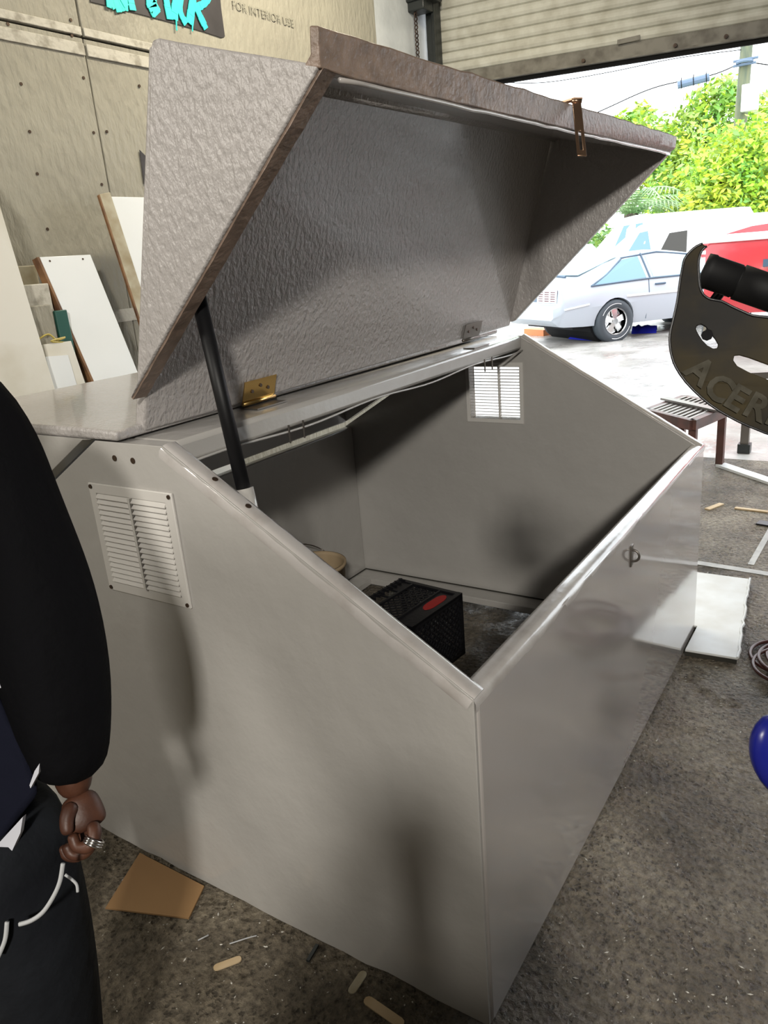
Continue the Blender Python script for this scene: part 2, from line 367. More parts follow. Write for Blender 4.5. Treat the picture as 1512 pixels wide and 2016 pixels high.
def bar(z0, z1, x0, x1):
    return add_hexa(bmesh.new(), [(DX+x0, 2.53, zb(2.53)+z0), (DX+x1, 2.53, zb(2.53)+z0), (DX+x1, -3.1, zb(-3.1)+z0), (DX+x0, -3.1, zb(-3.1)+z0),
                                 (DX+x0, 2.53, zb(2.53)+z1), (DX+x1, 2.53, zb(2.53)+z1), (DX+x1, -3.1, zb(-3.1)+z1), (DX+x0, -3.1, zb(-3.1)+z1)])
obj('bottom_bar', bar(0, .085, -.006, .012), shut_dark, sh, bevel=.003)
obj('bottom_angle', bar(-.012, 0, -.045, .03), shut_dark, sh)
obj('weather_strip', bar(-.04, -.012, .0, .02), rubber, sh)
q = at(1237, 78, 0, DX-.03); obj('maker_label', box((DX-.026, q.y-.075, q.z-.014), (DX-.02, q.y+.075, q.z+.014)), shut_dark, sh)
b_ = bmesh.new()
for px, py in ((1149, 120), (1330, 90), (1430, 72)):
    q = at(px, py, 0, DX-.01); add_tube(b_, [q, q+Vector((-.012, 0, 0))], .013, 8)
obj('bolt_heads', b_, rust, sh)

# chain hoist of the door
hz = at(800, 5, 0, DX-.2)
ch = empty('chain_hoist', (hz.x, hz.y, hz.z), 'dark rusty chain hoist with two hanging chains beside the roller door', 'hoist')
a = at(782, 12, 0, DX-.25); b = at(822, 0, 0, DX-.25)
bm = bmesh.new(); add_box(bm, (DX-.3, a.y-.30, a.z-.01), (DX-.1, a.y-.02, a.z+.25)); add_box(bm, (DX-.28, a.y-.24, a.z-.07), (DX-.14, a.y-.10, a.z)); obj('gear_housing', bm, black_steel, ch, bevel=.01)
obj('chain_wheel', add_ring(tube([(DX-.27, a.y, a.z+.05), (DX-.23, a.y, a.z+.05)], .07, 20), (DX-.25, a.y, a.z+.05), (1, 0, 0), .08, .016), steel, ch, smooth=True)
obj('chain_guide', slab([(DX-.3, a.y+.10, a.z+.15), (DX-.3, a.y+.04, a.z-.06), (DX-.3, a.y-.01, a.z-.10), (DX-.3, a.y+.0, a.z+.15)], (.03, 0, 0)), brown_wood, ch)
obj('mounting_bracket', box((DX-.12, a.y-.28, a.z+.05), (DX, a.y-.05, a.z+.2)), black_steel, ch)
for px in (787, 818):
    t_ = at(px, 30, 0, DX-.25); bm = bmesh.new(); z = a.z+.02; k = 0
    while z > 1.25:
        add_ring(bm, (t_.x, t_.y, z), (1, 0, 0) if k % 2 else (.25, 1, 0), .013, .0045, 10, 5, squash=1, udir=(0, 0, 1)); 
        z -= .027; k += 1
    for v in bm.verts: pass
    obj('chain', bm, rust, ch)

# ================================================================== THE STORAGE BIN
L_, D_, H1, H2, Y1, Y2, T = 2.084, 1.755, .85, 1.298, .757, .992, .045
bin_ = empty('storage_bin', (L_/2, D_/2, 0), 'large grey fibreglass storage bin with its front lid propped wide open', 'storage bin')
def prof(x, h1=H1, h2=H2, zb=.006):
    return [(x, 0, zb), (x, 0, h1), (x, Y1, h2), (x, Y2, h2), (x, D_, h1), (x, D_, zb)]
def ragged(x):
    p = []; n = 26
    for i in range(n+1):
        y = D_*(1-i/n); p.append((x, y, .004+random.uniform(0, .012)))
    return [(x, 0, H1), (x, Y1, H2), (x, Y2, H2), (x, D_, H1)]+p
VH = lambda x: [(x, .772, .925), (x, 1.02, .925), (x, 1.02, 1.165), (x, .772, 1.165)]
near = obj('end_panel', holed(ragged(0), [VH(0)], (T, 0, 0)), [gel], bin_, bevel=.009, seg=3)
far_p = ragged(L_-T)
far = obj('end_panel', holed(far_p, [VH(L_-T)], (T, 0, 0)), [gel], bin_, bevel=.006)
obj('front_panel', box((.008, -.004, .006), (L_-.004, T, H1-.002)), gel_front, bin_, bevel=.009, seg=3)
obj('back_panel', box((T, D_-T, .006), (L_-T, D_, H1)), gel, bin_, bevel=.006)
# rough rims laid over the cut edges
def rim(p, q, w, nrm, name='rim', m=gel_rim):
    p, q, w, nrm = map(Vector, (p, q, w, nrm)); n = 26; bm = bmesh.new(); rows = []
    for i in range(n+1):
        c = p.lerp(q, i/n); j = random.uniform(-.0022, .0022); k = random.uniform(-.0015, .0022)
        rows.append([bm.verts.new(x) for x in (c-nrm*.03-w.normalized()*.0012, c-w.normalized()*(.003+j)-nrm*.010, c+w*.10+nrm*(.002+k*.5), c+w*.3+nrm*(.0045+k*.4), c+w*.75+nrm*(.0045+k*.4), c+w*.93+nrm*.002, c+w*1.04-nrm*.010)])
    for a, b in zip(rows, rows[1:]):
        for i in range(6): bm.faces.new((a[i], a[i+1], b[i+1], b[i]))
    return obj(name, bm, m, bin_, smooth=True)
sl = Vector((0, Y1, H2-H1)).normalized(); sn = Vector((0, -sl.z, sl.y))
rim((0, 0, H1), (0, Y1, H2), (T, 0, 0), sn)
rim((L_, 0, H1), (L_, Y1, H2), (-T, 0, 0), sn)
rim((0, -.002, H1), (L_, -.002, H1), (0, T, 0), (0, 0, 1))
obj('ridge_board', box((T, Y1, H2-.058), (L_-T, Y2, H2)), gel, bin_, bevel=.012)
bead = [(x, Y1-.002, H2-.06+.006*math.sin(x*9)) for x in [T+i*(L_-2*T)/30 for i in range(31)]]
obj('resin_bead', tube(bead, .0035, 6), gel, bin_, smooth=True)
# base flange around the inside
fl = .11
for a, b in (((L_-T-fl, T, .02), (L_-T, D_-T, .055)), ((T, D_-T-fl, .02), (L_-T-fl, D_-T, .055)), ((T, T, .02), (T+fl, D_-T-fl, .055)), ((T+fl, T, .02), (L_-T-fl, T+.05, .055))):
    obj('base_flange', box(a, b), gel, bin_, bevel=.004)
bm = bmesh.new(); add_tube(bm, [(L_-T-.012, T, .058), (L_-T-.012, D_-T-.012, .058), (T, D_-T-.012, .058)], .004, 5); obj('flange_joint', bm, dark_gap, bin_)

# louvred vents
def vent(x, s, back=False):
    """x plane, s = outward direction along X"""
    y0, y1, z0, z1 = .745, 1.045, .90, 1.19
    v = empty('vent', (x, (y0+y1)/2, z0)); v.parent = bin_; v.location = Vector((x, (y0+y1)/2, z0))-world_loc(bin_)
    oy = [(x, y0, z0), (x, y1, z0), (x, y1, z1), (x, y0, z1)]; m_ = .026
    iy = [(x, y0+m_, z0+m_), (x, y1-m_, z0+m_), (x, y1-m_, z1-m_), (x, y0+m_, z1-m_)]
    obj('vent_frame', holed(oy, [iy], (s*.007, 0, 0)), vent_w, v, bevel=.002)
    n = 17; za, zc = z0+m_, z1-m_; p = (zc-za)/n
    for i in range(n):
        z = za+p*i
        if not back:
            a = [(x-s*.004, y0+m_, z+p*.95), (x+s*.010, y0+m_, z+p*.10), (x+s*.012, y0+m_, z+p*.28), (x+s*.002, y0+m_, z+p*1.10)]
        else:
            a = [(x-s*.004, y0+m_, z+p*.60), (x+s*.012, y0+m_, z+p*.20), (x+s*.012, y0+m_, z+p*.32), (x-s*.004, y0+m_, z+p*.72)]
        obj('louvre', slab(a, (0, y1-y0-2*m_, 0)), vent_w, v)
    obj('mullion', box((x-.002, .890, za), (x+s*.0125, .898, zc)), vent_w, v)
    for yy in (y0+.009, y1-.009):
        for zz in (z0+.009, z1-.009):
            obj('screw', tube([(x, yy, zz), (x+s*.0095, yy, zz)], .0055, 8), screw_m, v)
    return v
vent(0, -1); vent(L_, 1, True)
obj('vent_surround', holed([(L_-T-.004, .755, .908), (L_-T-.004, 1.037, .908), (L_-T-.004, 1.037, 1.182), (L_-T-.004, .755, 1.182)], [VH(L_-T-.004)], (.004, 0, 0)), vent_w, bin_)
# inner bolts on the end panel and rim
for px, py in ((226, 902), (262, 907)):
    q = at(px, py, 0, 0); obj('screw', tube([(-.002, q.y, q.z), (.01, q.y, q.z)], .0075, 10), screw_m, bin_)
for px, py in ((422, 945), (488, 1002)):
    q = at(px, py, 0, .022); zc = H1+q.y*(H2-H1)/Y1; c = Vector((.022, q.y, zc)); obj('screw', tube([c-sn*.01, c+sn*.0065], .007, 10), screw_m, bin_)
# staple on the front panel
q = at(1240, 1093, 1, 0); stp = obj('staple_plate', box((q.x-.012, -.008, q.z-.035), (q.x+.012, .0, q.z+.035)), dull_steel, bin_, bevel=.002, label='steel padlock staple')
obj('staple_loop', add_ring(bmesh.new(), (q.x, -.010, q.z), (1, 0, 0), .018, .0038, 16, 8, -math.pi/2-.1, math.pi/2+.1, squash=1, udir=(0, -1, 0)), dull_steel, stp, smooth=True)

# the propped lid (a flat-topped wedge) ---------------------------------
def at2(px, py, x): return at(px, py, 0, x)
xn, xf = .022, L_-.002
lid = empty('lid', (L_/2, .86, 1.32)); lid.parent = bin_; lid.location = Vector((L_/2, .86, 1.32))-world_loc(bin_); lid['label'] = 'front lid, a hollow wedge standing propped open'
TN, FN, TIP, AN = at2(296, 72, xn), at2(628, 128, xn), at2(255, 785, xn), at2(285, 715, xn)
TF, FF, HF = at2(1092, 262, xf), at2(1324, 298, xf), at2(1008, 632, xf)
th = Vector((.05, 0, 0))
def wavy(a, b, n, amp):
    return [a.lerp(b, i/n)+Vector((0, random.uniform(-amp, amp), random.uniform(-amp, amp))) for i in range(1, n)]
cheek_n = [TN+(FN-TN)*.05, *wavy(TN, FN, 6, .001), FN, *wavy(FN, TIP, 9, .0006), TIP, AN, TN+(AN-TN)*.03, TN+(AN-TN)*.008+(FN-TN)*.012]
obj('cheek', slab(cheek_n, th), gel_rough, lid, bevel=.004)
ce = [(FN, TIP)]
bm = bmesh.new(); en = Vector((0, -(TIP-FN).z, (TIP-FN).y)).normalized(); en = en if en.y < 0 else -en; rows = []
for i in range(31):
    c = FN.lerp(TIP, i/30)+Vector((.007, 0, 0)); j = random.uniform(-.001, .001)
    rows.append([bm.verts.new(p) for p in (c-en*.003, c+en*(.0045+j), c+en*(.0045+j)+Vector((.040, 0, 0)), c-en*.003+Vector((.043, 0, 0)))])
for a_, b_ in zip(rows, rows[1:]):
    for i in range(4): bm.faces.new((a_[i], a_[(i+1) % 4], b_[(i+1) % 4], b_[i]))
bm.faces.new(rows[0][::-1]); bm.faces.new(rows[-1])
obj('cheek_edge', bm, lip_m, lid, label='brown edge of the lid cheek')  # edge strip takes the lip's brown, darker than the cheek face
obj('cheek', slab([TF, FF, HF+Vector((0, -.02, 0)), HF+Vector((0, .02, 0))], -th*.7), gel_rough, lid, bevel=.006)
# roof slab: inner face from hinge to crease
I0n, I1n = at2(285, 850, .07), TN+Vector((.05, .028, -.003))
I0f, I1f = at2(1004, 642, L_-.04), at2(1088, 268, L_-.04)+Vector((0, -.004, .012))
back = Vector((0, .035, .008))
xl = xn+.05
obj('roof_panel', add_hexa(bmesh.new(), [I0n, I0f, I1f, I1n, I0n+back, I0f+back, I1f+back, I1n+back]), gel_rough, lid, bevel=.006)
fw_t = Vector((0, .004, -.012))
obj('front_board', add_hexa(bmesh.new(), [TN+Vector((.04, .02, 0)), FN+Vector((.04, 0, 0)), FF+Vector((-.03, 0, 0)), TF+Vector((-.03, .02, 0)),
    TN+Vector((.04, .02, 0))+fw_t, FN+Vector((.04, 0, 0))+fw_t, FF+Vector((-.03, 0, 0))+fw_t, TF+Vector((-.03, .02, 0))+fw_t]), gel_rough, lid, bevel=.006)
# bare brown lip along the front board
l0, l1, l2, l3 = at2(626, 50, xn), at2(628, 108, xn), at2(671, 150, xn+.05), at2(1320, 300, xf-.02)
l4, l5 = at2(1333, 268, xf), at2(1330, 292, xf)
n = 40; bm = bmesh.new(); rows = []
for i in range(n+1):
    t = i/n; tp = l0.lerp(l4, t)+Vector((0, 0, random.uniform(-.002, .002))); mid = l1.lerp(l5, t); lo = (l2.lerp(l3, t) if i else l1+Vector((0, 0, -.02)))+Vector((0, 0, random.uniform(-.0012, .0012)))
    bk = Vector((0, .018, .004)); rows.append([bm.verts.new(p) for p in (tp, mid, lo, lo+Vector((0, .035, .008)), mid+bk, tp+bk)])
for a_, b_ in zip(rows, rows[1:]):
    for i in range(6): bm.faces.new((a_[i], a_[(i+1) % 6], b_[(i+1) % 6], b_[i]))
bm.faces.new(rows[0][::-1]); bm.faces.new(rows[-1])
obj('drip_lip', bm, lip_m, lid, bevel=.003, label='bare brown fibreglass lip')
obj('inner_bead', tube([l2.lerp(l3, i/30)+Vector((0, .004, -.004+random.uniform(-.0015, .0015))) for i in range(31)], .0045, 6), gel_rim, lid, smooth=True)
obj('crease_fillet', tube([I1n+Vector((0, -.004, -.012)), I1f+Vector((0, -.004, -.012))], .022, 8), gel_rough, lid, smooth=True)
# hasp strap folded over the lip
hp = l0.lerp(l4, (2.084*.0+1)*((at2(1127, 198, xf).y*0)+.0)+.0)
tt = None
best = 1e9
for i in range(400):
    c = l0.lerp(l4, i/400); r_ = c-CAM; px = 756+FPX*r_.dot(RX)/r_.dot(FW)
    if abs(px-1128) < best: best = abs(px-1128); hp = c.copy()
dh = (hp-CAM).dot(FW)
hT, hB = hp+Vector((0, -.01, .006)), dep(1146, 306, dh-.10)
wv = RX*.012; fold = hp+Vector((0, .045, .004))
bm = bmesh.new()
add_hexa(bm, [fold-wv, fold+wv, hT+wv+Vector((0, -.004, .003)), hT-wv+Vector((0, -.004, .003)), fold-wv+Vector((0, 0, .004)), fold+wv+Vector((0, 0, .004)), hT+wv+Vector((0, -.004, .008)), hT-wv+Vector((0, -.004, .008))])
obj('hasp_plate', bm, bronze_strap, lid)
d = (hB-hT); dl = d.length; d.normalize(); nf = wv.normalized().cross(d).normalized()*.004
def strip(a, b, s0, s1): return [hT+d*a+wv*s0, hT+d*a+wv*s1, hT+d*b+wv*s1, hT+d*b+wv*s0]
slot = strip(dl*.55, dl*.9, -.3, .3)
obj('hasp_strap', holed(strip(0, dl, -1, 1), [slot], nf), bronze_strap, lid, bevel=.0015, label='slotted bronze hasp strap')
obj('hinge_pin', tube([hT-wv*1.1, hT+wv*1.1], .006, 8), bronze_strap, lid, smooth=True)
# butt hinges
def hinge(px0, px1, yb, m, name):
    a = at(px0, yb[0], 1, .845); b = at(px1, yb[1], 1, .845); z = 1.312
    xa, xb = a.x, b.x; nrm = (I1n-I0n).normalized()
    y0 = .838
    h = empty('hinge', (xa, y0, z)); h.parent = lid; h.location = Vector((xa, y0, z))-world_loc(lid)
    y_at = lambda x, s: (I0n.lerp(I0f, (x-I0n.x)/(I0f.x-I0n.x))+nrm*s)
    up = [y_at(xa, .005)+Vector((0, -.004, 0)), y_at(xb, .005)+Vector((0, -.004, 0)), y_at(xb, .062)+Vector((0, -.004, 0)), y_at(xa, .062)+Vector((0, -.004, 0))]
    obj('hinge_leaf', slab(up, (0, -.003, 0)), m, h)
    k = y_at(xa, 0); k2 = y_at(xb, 0)
    obj('hinge_leaf', box((xa, k.y-.058, H2+.001), (xb, k.y-.008, H2+.0045)), dull_steel, h)
    obj('hinge_pin', tube([(xa, k.y-.008, k.z-.002), (xb, k2.y-.008, k2.z-.002)], .006, 10), m, h, smooth=True)
    for s, zz in ((.25, .03), (.5, .042), (.75, .03)):
        c = y_at(xa+(xb-xa)*s, zz)+Vector((0, -.007, 0)); obj('screw', tube([c, c+Vector((0, -.003, 0))], .005, 8), screw_m, h)
    for s in (.3, .8):
        x = xa+(xb-xa)*s; obj('bolt', tube([(x, Y1-.006, H2-.045), (x, Y1-.006, H2-.095)], .003, 6), dull_steel, h)
hinge(493, 552, (800, 785), brass, 'near'); hinge(902, 932, (688, 680), dull_steel, 'far')
# small drain marks under the front board
bm = bmesh.new()
for px, py in ((922, 220), (934, 221), (990, 236), (1000, 237)):
    c = dep(px, py, (l2.lerp(l3, .42)-CAM).dot(FW)+.02); 
    add_tube(bm, [c, c+FW*.004], .007, 3)
bm.free()
# closed rear lid
rl = empty('lid', (L_/2, 1.3, 1.3)); rl.parent = bin_; rl.location = Vector((L_/2, 1.3, 1.3))-world_loc(bin_); rl['label'] = 'closed rear lid with a flat wet top'
zt = 1.327; yh = .895
tp = lambda x: [(x, yh, zt), (x, D_+.04, zt), (x, D_+.04, zt-.03), (x, D_+.015, zt-.03), (x, yh, zt-.026)]
obj('roof_panel', slab([(-.01, yh, zt-.024), (-.01, yh, zt), (-.01, 1.0, zt+.003), (-.01, D_+.04, zt), (-.01, D_+.04, zt-.024)], (L_+.02, 0, 0)), gel_rough, rl, bevel=.008, seg=3)
obj('end_cheek', slab([(-.012, Y2+.005, zt-.024), (-.012, D_+.04, zt-.024), (-.012, D_+.04, H1+.025), (-.012, D_, H1+.025), (-.012, Y2+.03, H2+.003)], (.045, 0, 0)), gel, rl, bevel=.005)
obj('end_cheek', slab([(L_-.033, Y2+.005, zt-.024), (L_-.033, D_+.04, zt-.024), (L_-.033, D_+.04, H1+.025), (L_-.033, D_, H1+.025), (L_-.033, Y2+.03, H2+.003)], (.045, 0, 0)), gel, rl, bevel=.005)
obj('back_board', box((.033, D_, H1+.02), (L_-.033, D_+.035, zt-.024)), gel, rl, bevel=.005)
# prop rod in its socket
rb, rt = at(482, 972, 0, .075), at(392, 590, 0, .10)
obj('prop_rod', tube([rb-(rt-rb)*.03, rt+(rt-rb)*.05], .0165, 20), tube_black, bin_, smooth=True, label='black prop rod holding the lid up')
ax = (rt-rb).normalized()
obj('rod_socket', tube([rb-ax*.10, rb+ax*.012], .0225, 20), gel, bin_, smooth=True)

# ================================================================== IN AND AROUND THE BIN
# milk crate lying on its side
cz = .285
cA, cB, cC = Vector((1.545, 1.165, 0)), Vector((1.505, .825, 0)), Vector((1.145, .860, 0))
ux = (cC-cB).normalized(); uy = Vector((-ux.y, ux.x, 0)); uy = uy if uy.y > 0 else -uy
cr = empty('milk_crate', cB, 'black plastic lattice crate lying on its side inside the bin', 'crate')
R_ = Matrix((ux, uy, (0, 0, 1))).transposed()
LX, LY, LZ = (cC-cB).length, .33, cz
def cbox(a, b, bm=None): return add_box(bm or bmesh.new(), a, b, R_, cB)
bm = bmesh.new()
def lattice(bm, p0, u, v, nu, nv, nrm, w=.006, t=.006):
    """diamond lattice on the rectangle p0, u, v"""
    p0, u, v, nrm = map(Vector, (p0, u, v, nrm)); lu, lv = u.length, v.length; uu, vv = u.normalized(), v.normalized()
    st = lu/nu
    for sg in (1, -1):
        k = -int(lv/st)-1
        while k*st < lu+lv:
            # line x = k*st + sg*y, clip
            pts = []
            for y in (0, lv):
                x = k*st+(y if sg > 0 else lv-y); pts.append((x, y))
            (x0, y0), (x1, y1) = pts
            def cl(x0, y0, x1, y1):
                t0, t1 = 0, 1; dx = x1-x0
                for (p, q) in ((-dx, x0), (dx, lu-x0)):
                    if p == 0: continue
                    r = q/p
                    if p < 0: t0 = max(t0, r)
                    else: t1 = min(t1, r)
                return (x0+dx*t0, y0+(y1-y0)*t0, x0+dx*t1, y0+(y1-y0)*t1) if t0 < t1 else None
            c = cl(x0, y0, x1, y1)
            if c:
                a = p0+uu*c[0]+vv*c[1]; b = p0+uu*c[2]+vv*c[3]
                if (b-a).length > .004:
                    s = nrm.cross((b-a).normalized())*w/2
                    add_slab(bm, [a-s, b-s, b+s, a+s], nrm*t)
            k += 1
    return bm
def cw(p): return cB+R_@Vector(p)
def cv(p): return R_@Vector(p)
# bottom of the crate faces -Y
bm = lattice(bmesh.new(), cw((.02, 0, .02)), cv((LX-.04, 0, 0)), cv((0, 0, LZ-.04)), 11, 9, cv((0, 1, 0)))
for a, b in (((0, 0, 0), (LX, .012, .024)), ((0, 0, LZ-.024), (LX, .012, LZ)), ((0, 0, 0), (.024, .012, LZ)), ((LX-.024, 0, 0), (LX, .012, LZ))): cbox(a, b, bm)
obj('crate_bottom', bm, plast_black, cr)
# top side wall
bm = lattice(bmesh.new(), cw((.02, .10, LZ-.006)), cv((LX-.04, 0, 0)), cv((0, .15, 0)), 9, 4, cv((0, 0, -1)))
for a, b in (((0, 0, LZ-.008), (LX, .022, LZ+.004)), ((.0, .022, LZ-.012), (LX, .098, LZ-.004)), ((0, .098, LZ-.008), (LX, .106, LZ+.002)), ((0, .245, LZ-.008), (LX, .256, LZ+.002)), ((0, .32, LZ-.01), (LX, LY, LZ+.006)),
             ((0, 0, LZ-.008), (.02, LY, LZ+.003)), ((LX-.02, 0, LZ-.008), (LX, LY, LZ+.003)), ((.0, .256, LZ-.008), (.11, .32, LZ-.001)), ((.25, .256, LZ-.008), (LX, .32, LZ-.001)), ((.17, .256, LZ-.008), (.178, .32, LZ-.001))): cbox(a, b, bm)
for i in range(12): cbox((.01+i*LX/12, .295, LZ-.006), (.014+i*LX/12, LY+.002, LZ+.008), bm)
obj('crate_side', bm, plast_black, cr)
for x0 in (0, LX-.008):
    bm = lattice(bmesh.new(), cw((x0, .03, .02)), cv((0, LY-.06, 0)), cv((0, 0, LZ-.04)), 8, 8, cv((1, 0, 0)))
    for a, b in (((x0, 0, 0), (x0+.008, .03, LZ)), ((x0, LY-.03, 0), (x0+.008, LY, LZ)), ((x0, 0, 0), (x0+.008, LY, .02)), ((x0, 0, LZ-.02), (x0+.008, LY, LZ))): cbox(a, b, bm)
    obj('crate_side', bm, plast_black, cr)
obj('crate_side', lattice(cbox((0, 0, .001), (LX, .02, .01)), cw((.01, .02, .002)), cv((LX-.02, 0, 0)), cv((0, LY-.03, 0)), 9, 8, cv((0, 0, 1))), plast_black, cr)
lp = [cw((.075+.055*math.cos(t)+ (.025 if math.cos(t) > 0 else -.02), .058+.024*math.sin(t), LZ-.004)) for t in [i*math.pi/8 for i in range(16)]]
lp = [p+cv((.045, 0, 0)) for p in lp]
obj('red_sticker', slab(lp, (0, 0, .002)), red_label, cr, label='red oval sticker')
# bucket
bc = Vector((1.42, 1.53, 0)); bk = empty('bucket', bc, 'tan plastic bucket standing in the back corner inside the bin', 'bucket')
q = at(655, 1100, 2, .33)
bc = Vector((1.385, 1.525, 0)); bk.location = bc
bm = bmesh.new(); prof_b = [(.0, .004), (.125, .004), (.145, .35), (.152, .35), (.152, .365), (.141, .367), (.138, .35), (.118, .012), (.0, .012)]
rings = []
for r, z in prof_b: rings.append([bm.verts.new(bc+Vector((r*math.cos(2*math.pi*k/32), r*math.sin(2*math.pi*k/32), z))) for k in range(32)] if r > 0 else [bm.verts.new(bc+Vector((0, 0, z)))])
for a_, b_ in zip(rings, rings[1:]):
    for k in range(32):
        if len(a_) == 1: bm.faces.new((a_[0], b_[k], b_[(k+1) % 32]))
        elif len(b_) == 1: bm.faces.new((a_[k], b_[0], a_[(k+1) % 32]))
        else: bm.faces.new((a_[k], b_[k], b_[(k+1) % 32], a_[(k+1) % 32]))
obj('pail', bm, bucket_m, bk, smooth=True)
obj('pail_handle', add_ring(bmesh.new(), bc+Vector((0, 0, .31)), (0, -.7, .7), .168, .003, 24, 6, 0, math.pi, udir=(1, 0, 0)), steel, bk)

# cardboard sheet on the floor, tucked at the bin
z = .006
cq = [at(275, 1682, 2, z), at(208, 1790, 2, z), at(372, 1810, 2, z), at(401, 1748, 2, z)]
cq[0] = Vector((-.016, cq[0].y, z)); cq[3] = Vector((-.016, cq[3].y, z))
crd = obj('cardboard_sheet', slab(cq, (0, 0, .005)), cardb, loc=cq[1], label='brown cardboard piece on the floor at the foot of the bin', cat='cardboard')
# white board lying on the floor
z = .0
w0, w1, w2, w3 = at(1352, 1280, 2, .03), at(1452, 1296, 2, .03), at(1474, 1140, 2, .03), at(1376, 1128, 2, .03)
pts = [w1, w2, w3+Vector((0, .55, 0)), w0+Vector((0, .55, 0))]
ys = L_+.03
pts = [w1, w2, Vector((w3.x, w3.y, .03)), Vector((2.11, w3.y+.3, .03)), Vector((2.11, .05, .03)), w0+Vector((0, .02, 0))]
pts = [w1, w2, Vector((w3.x, .3, .03)), Vector((L_+.006, .3, .03)), Vector((L_+.006, -.012, .03)), Vector((w0.x, -.012, .03))]
fb = empty('white_floor_board', Vector((w1.x, w1.y, 0)), 'white rectangular board lying on the floor past the far front corner of the bin', 'board')
obj('board_top', slab([p+Vector((0, 0, -.008)) for p in pts], (0, 0, .010)), white_board, fb, bevel=.002)
pc = sum(pts, Vector())/len(pts)
obj('board_core', slab([pc+(p-pc)*.99+Vector((0, 0, -.028)) for p in pts], (0, 0, .020)), dark_gap, fb)
bm = bmesh.new()
e0, e1 = w1, w2
add_tube(bm, [e0.lerp(e1, i/24)+Vector((random.uniform(-.004, .004), random.uniform(-.006, .002), .003)) for i in range(25)], .006, 5); obj('torn_edge', bm, white_board, fb)

# strips and slivers on the floor that can be told apart
def flat_stick(name, a, b, w, h, m, label, group=None, cat='wood strip', z=0.001, round_=False):
    a, b = at(a[0], a[1], 2, z), at(b[0], b[1], 2, z); d = (b-a).normalized(); s = Vector((-d.y, d.x, 0))*w/2
    p = [a-s, b-s, b+s, a+s]
    if round_:
        p = [a-s, b-s]+[b+s*math.sin(t)+d*(w/2)*math.cos(t) for t in (-.9, -.3, .3, .9)]+[b+s, a+s]+[a+s*math.sin(t)-d*(w/2)*math.cos(t) for t in (.9, .3, -.3, -.9)]
    return obj(name, slab(p, (0, 0, h)), m, loc=a, label=label, cat=cat, group=group)
flat_stick('wood_strip', (726, 1972), (786, 2014), .024, .003, wood_p, 'tan flat wooden stick at the bottom edge of the photo in front of the bin', round_=True)
flat_stick('wood_strip', (714, 1920), (694, 1950), .021, .003, yellow_edge, 'short olive wooden stick stub close to the bin base', round_=True)
flat_stick('plastic_strip', (625, 1862), (606, 1894), .009, .006, black_steel, 'short dark grey stick pointing at the bin base', cat='stick')
flat_stick('wood_strip', (428, 1905), (468, 1890), .020, .003, wood_p, 'pale yellow wood chip lying by the white wire scraps', round_=True)
flat_stick('wood_strip', (1392, 1004), (1421, 993), .035, .008, wood_p, 'small pale stick on the wet floor just right of the bin corner')
flat_stick('wood_strip', (1447, 1001), (1512, 1009), .03, .008, wood_p, 'thin pale stick on the wet floor near the right edge')
flat_stick('wood_plank', (1418, 917), (1560, 965), .085, .018, white_board, 'long white plank on the wet floor under the metal leg', cat='plank')
flat_stick('plastic_scrap', (1492, 1030), (1530, 1036), .07, .01, plast_black, 'black plastic scrap on the floor at the right edge', cat='scrap')
for a, b, c_, l in (((452, 1858), (505, 1842), (486, 1847), 'long curved white wire scrap on the floor near the bin'), ((390, 1851), (410, 1841), (400, 1846), 'short straight white wire scrap on the floor left of the longer one')):
    c = smooth_curve([at(*a, 2, .003), at(*c_, 2, .006), at(*b, 2, .003)], 5)
    obj('wire_scrap', tube(c, .0018, 5), white_trim, loc=c[0], label=l, cat='wire')
# loose grit and chips
bm = bmesh.new()
for i in range(1500):
    if i < 1200:
        px, py = random.uniform(60, 1600), random.uniform(1300, 2150)
    else: px, py = random.uniform(1350, 1600), random.uniform(1000, 1500)
    p = at(px, py, 2, 0)
    if -.01 < p.x < L_+.02 and -.02 < p.y < D_: continue
    if p.y > 2.5 or p.x > 4.5: continue
    s = random.choice((.0008, .001, .0012, .0016, .0024)); a = random.uniform(0, 3.14); l = s*random.choice((1, 1.3, 2, 3))
    d = Vector((math.cos(a), math.sin(a), 0)); n_ = Vector((-d.y, d.x, 0)); h = Vector((0, 0, s*.8))
    v = [bm.verts.new(p+q_) for q_ in (d*l, n_*s, -d*l, -n_*s, h)]
    for j in range(4): bm.faces.new((v[j], v[(j+1) % 4], v[4]))
    bm.faces.new((v[3], v[2], v[1], v[0]))
chips = mat('pale_chips', (.62, .60, .55), .4)
obj('floor_debris', bm, chips, loc=(0, 0, 0), label='pale wood and resin chips scattered over the concrete floor', cat='debris', kind='stuff')
# floor joints (recessed strips of paler filler)
bm = bmesh.new()
for (a, b, w) in ((((1372, 1108)), (1640, 1150), .05), ((1478, 1112), (1530, 1020), .03)):
    p, q = at(*a, 2, .0005), at(*b, 2, .0005); d = (q-p).normalized(); s = Vector((-d.y, d.x, 0))*w/2
    add_slab(bm, [p-s, q-s, q+s, p+s], (0, 0, .002))
obj('floor_joint', bm, mat('joint_filler', (.36, .35, .32), .4, noise=(12, (.22, .21, .19), .35, .6)), floor)
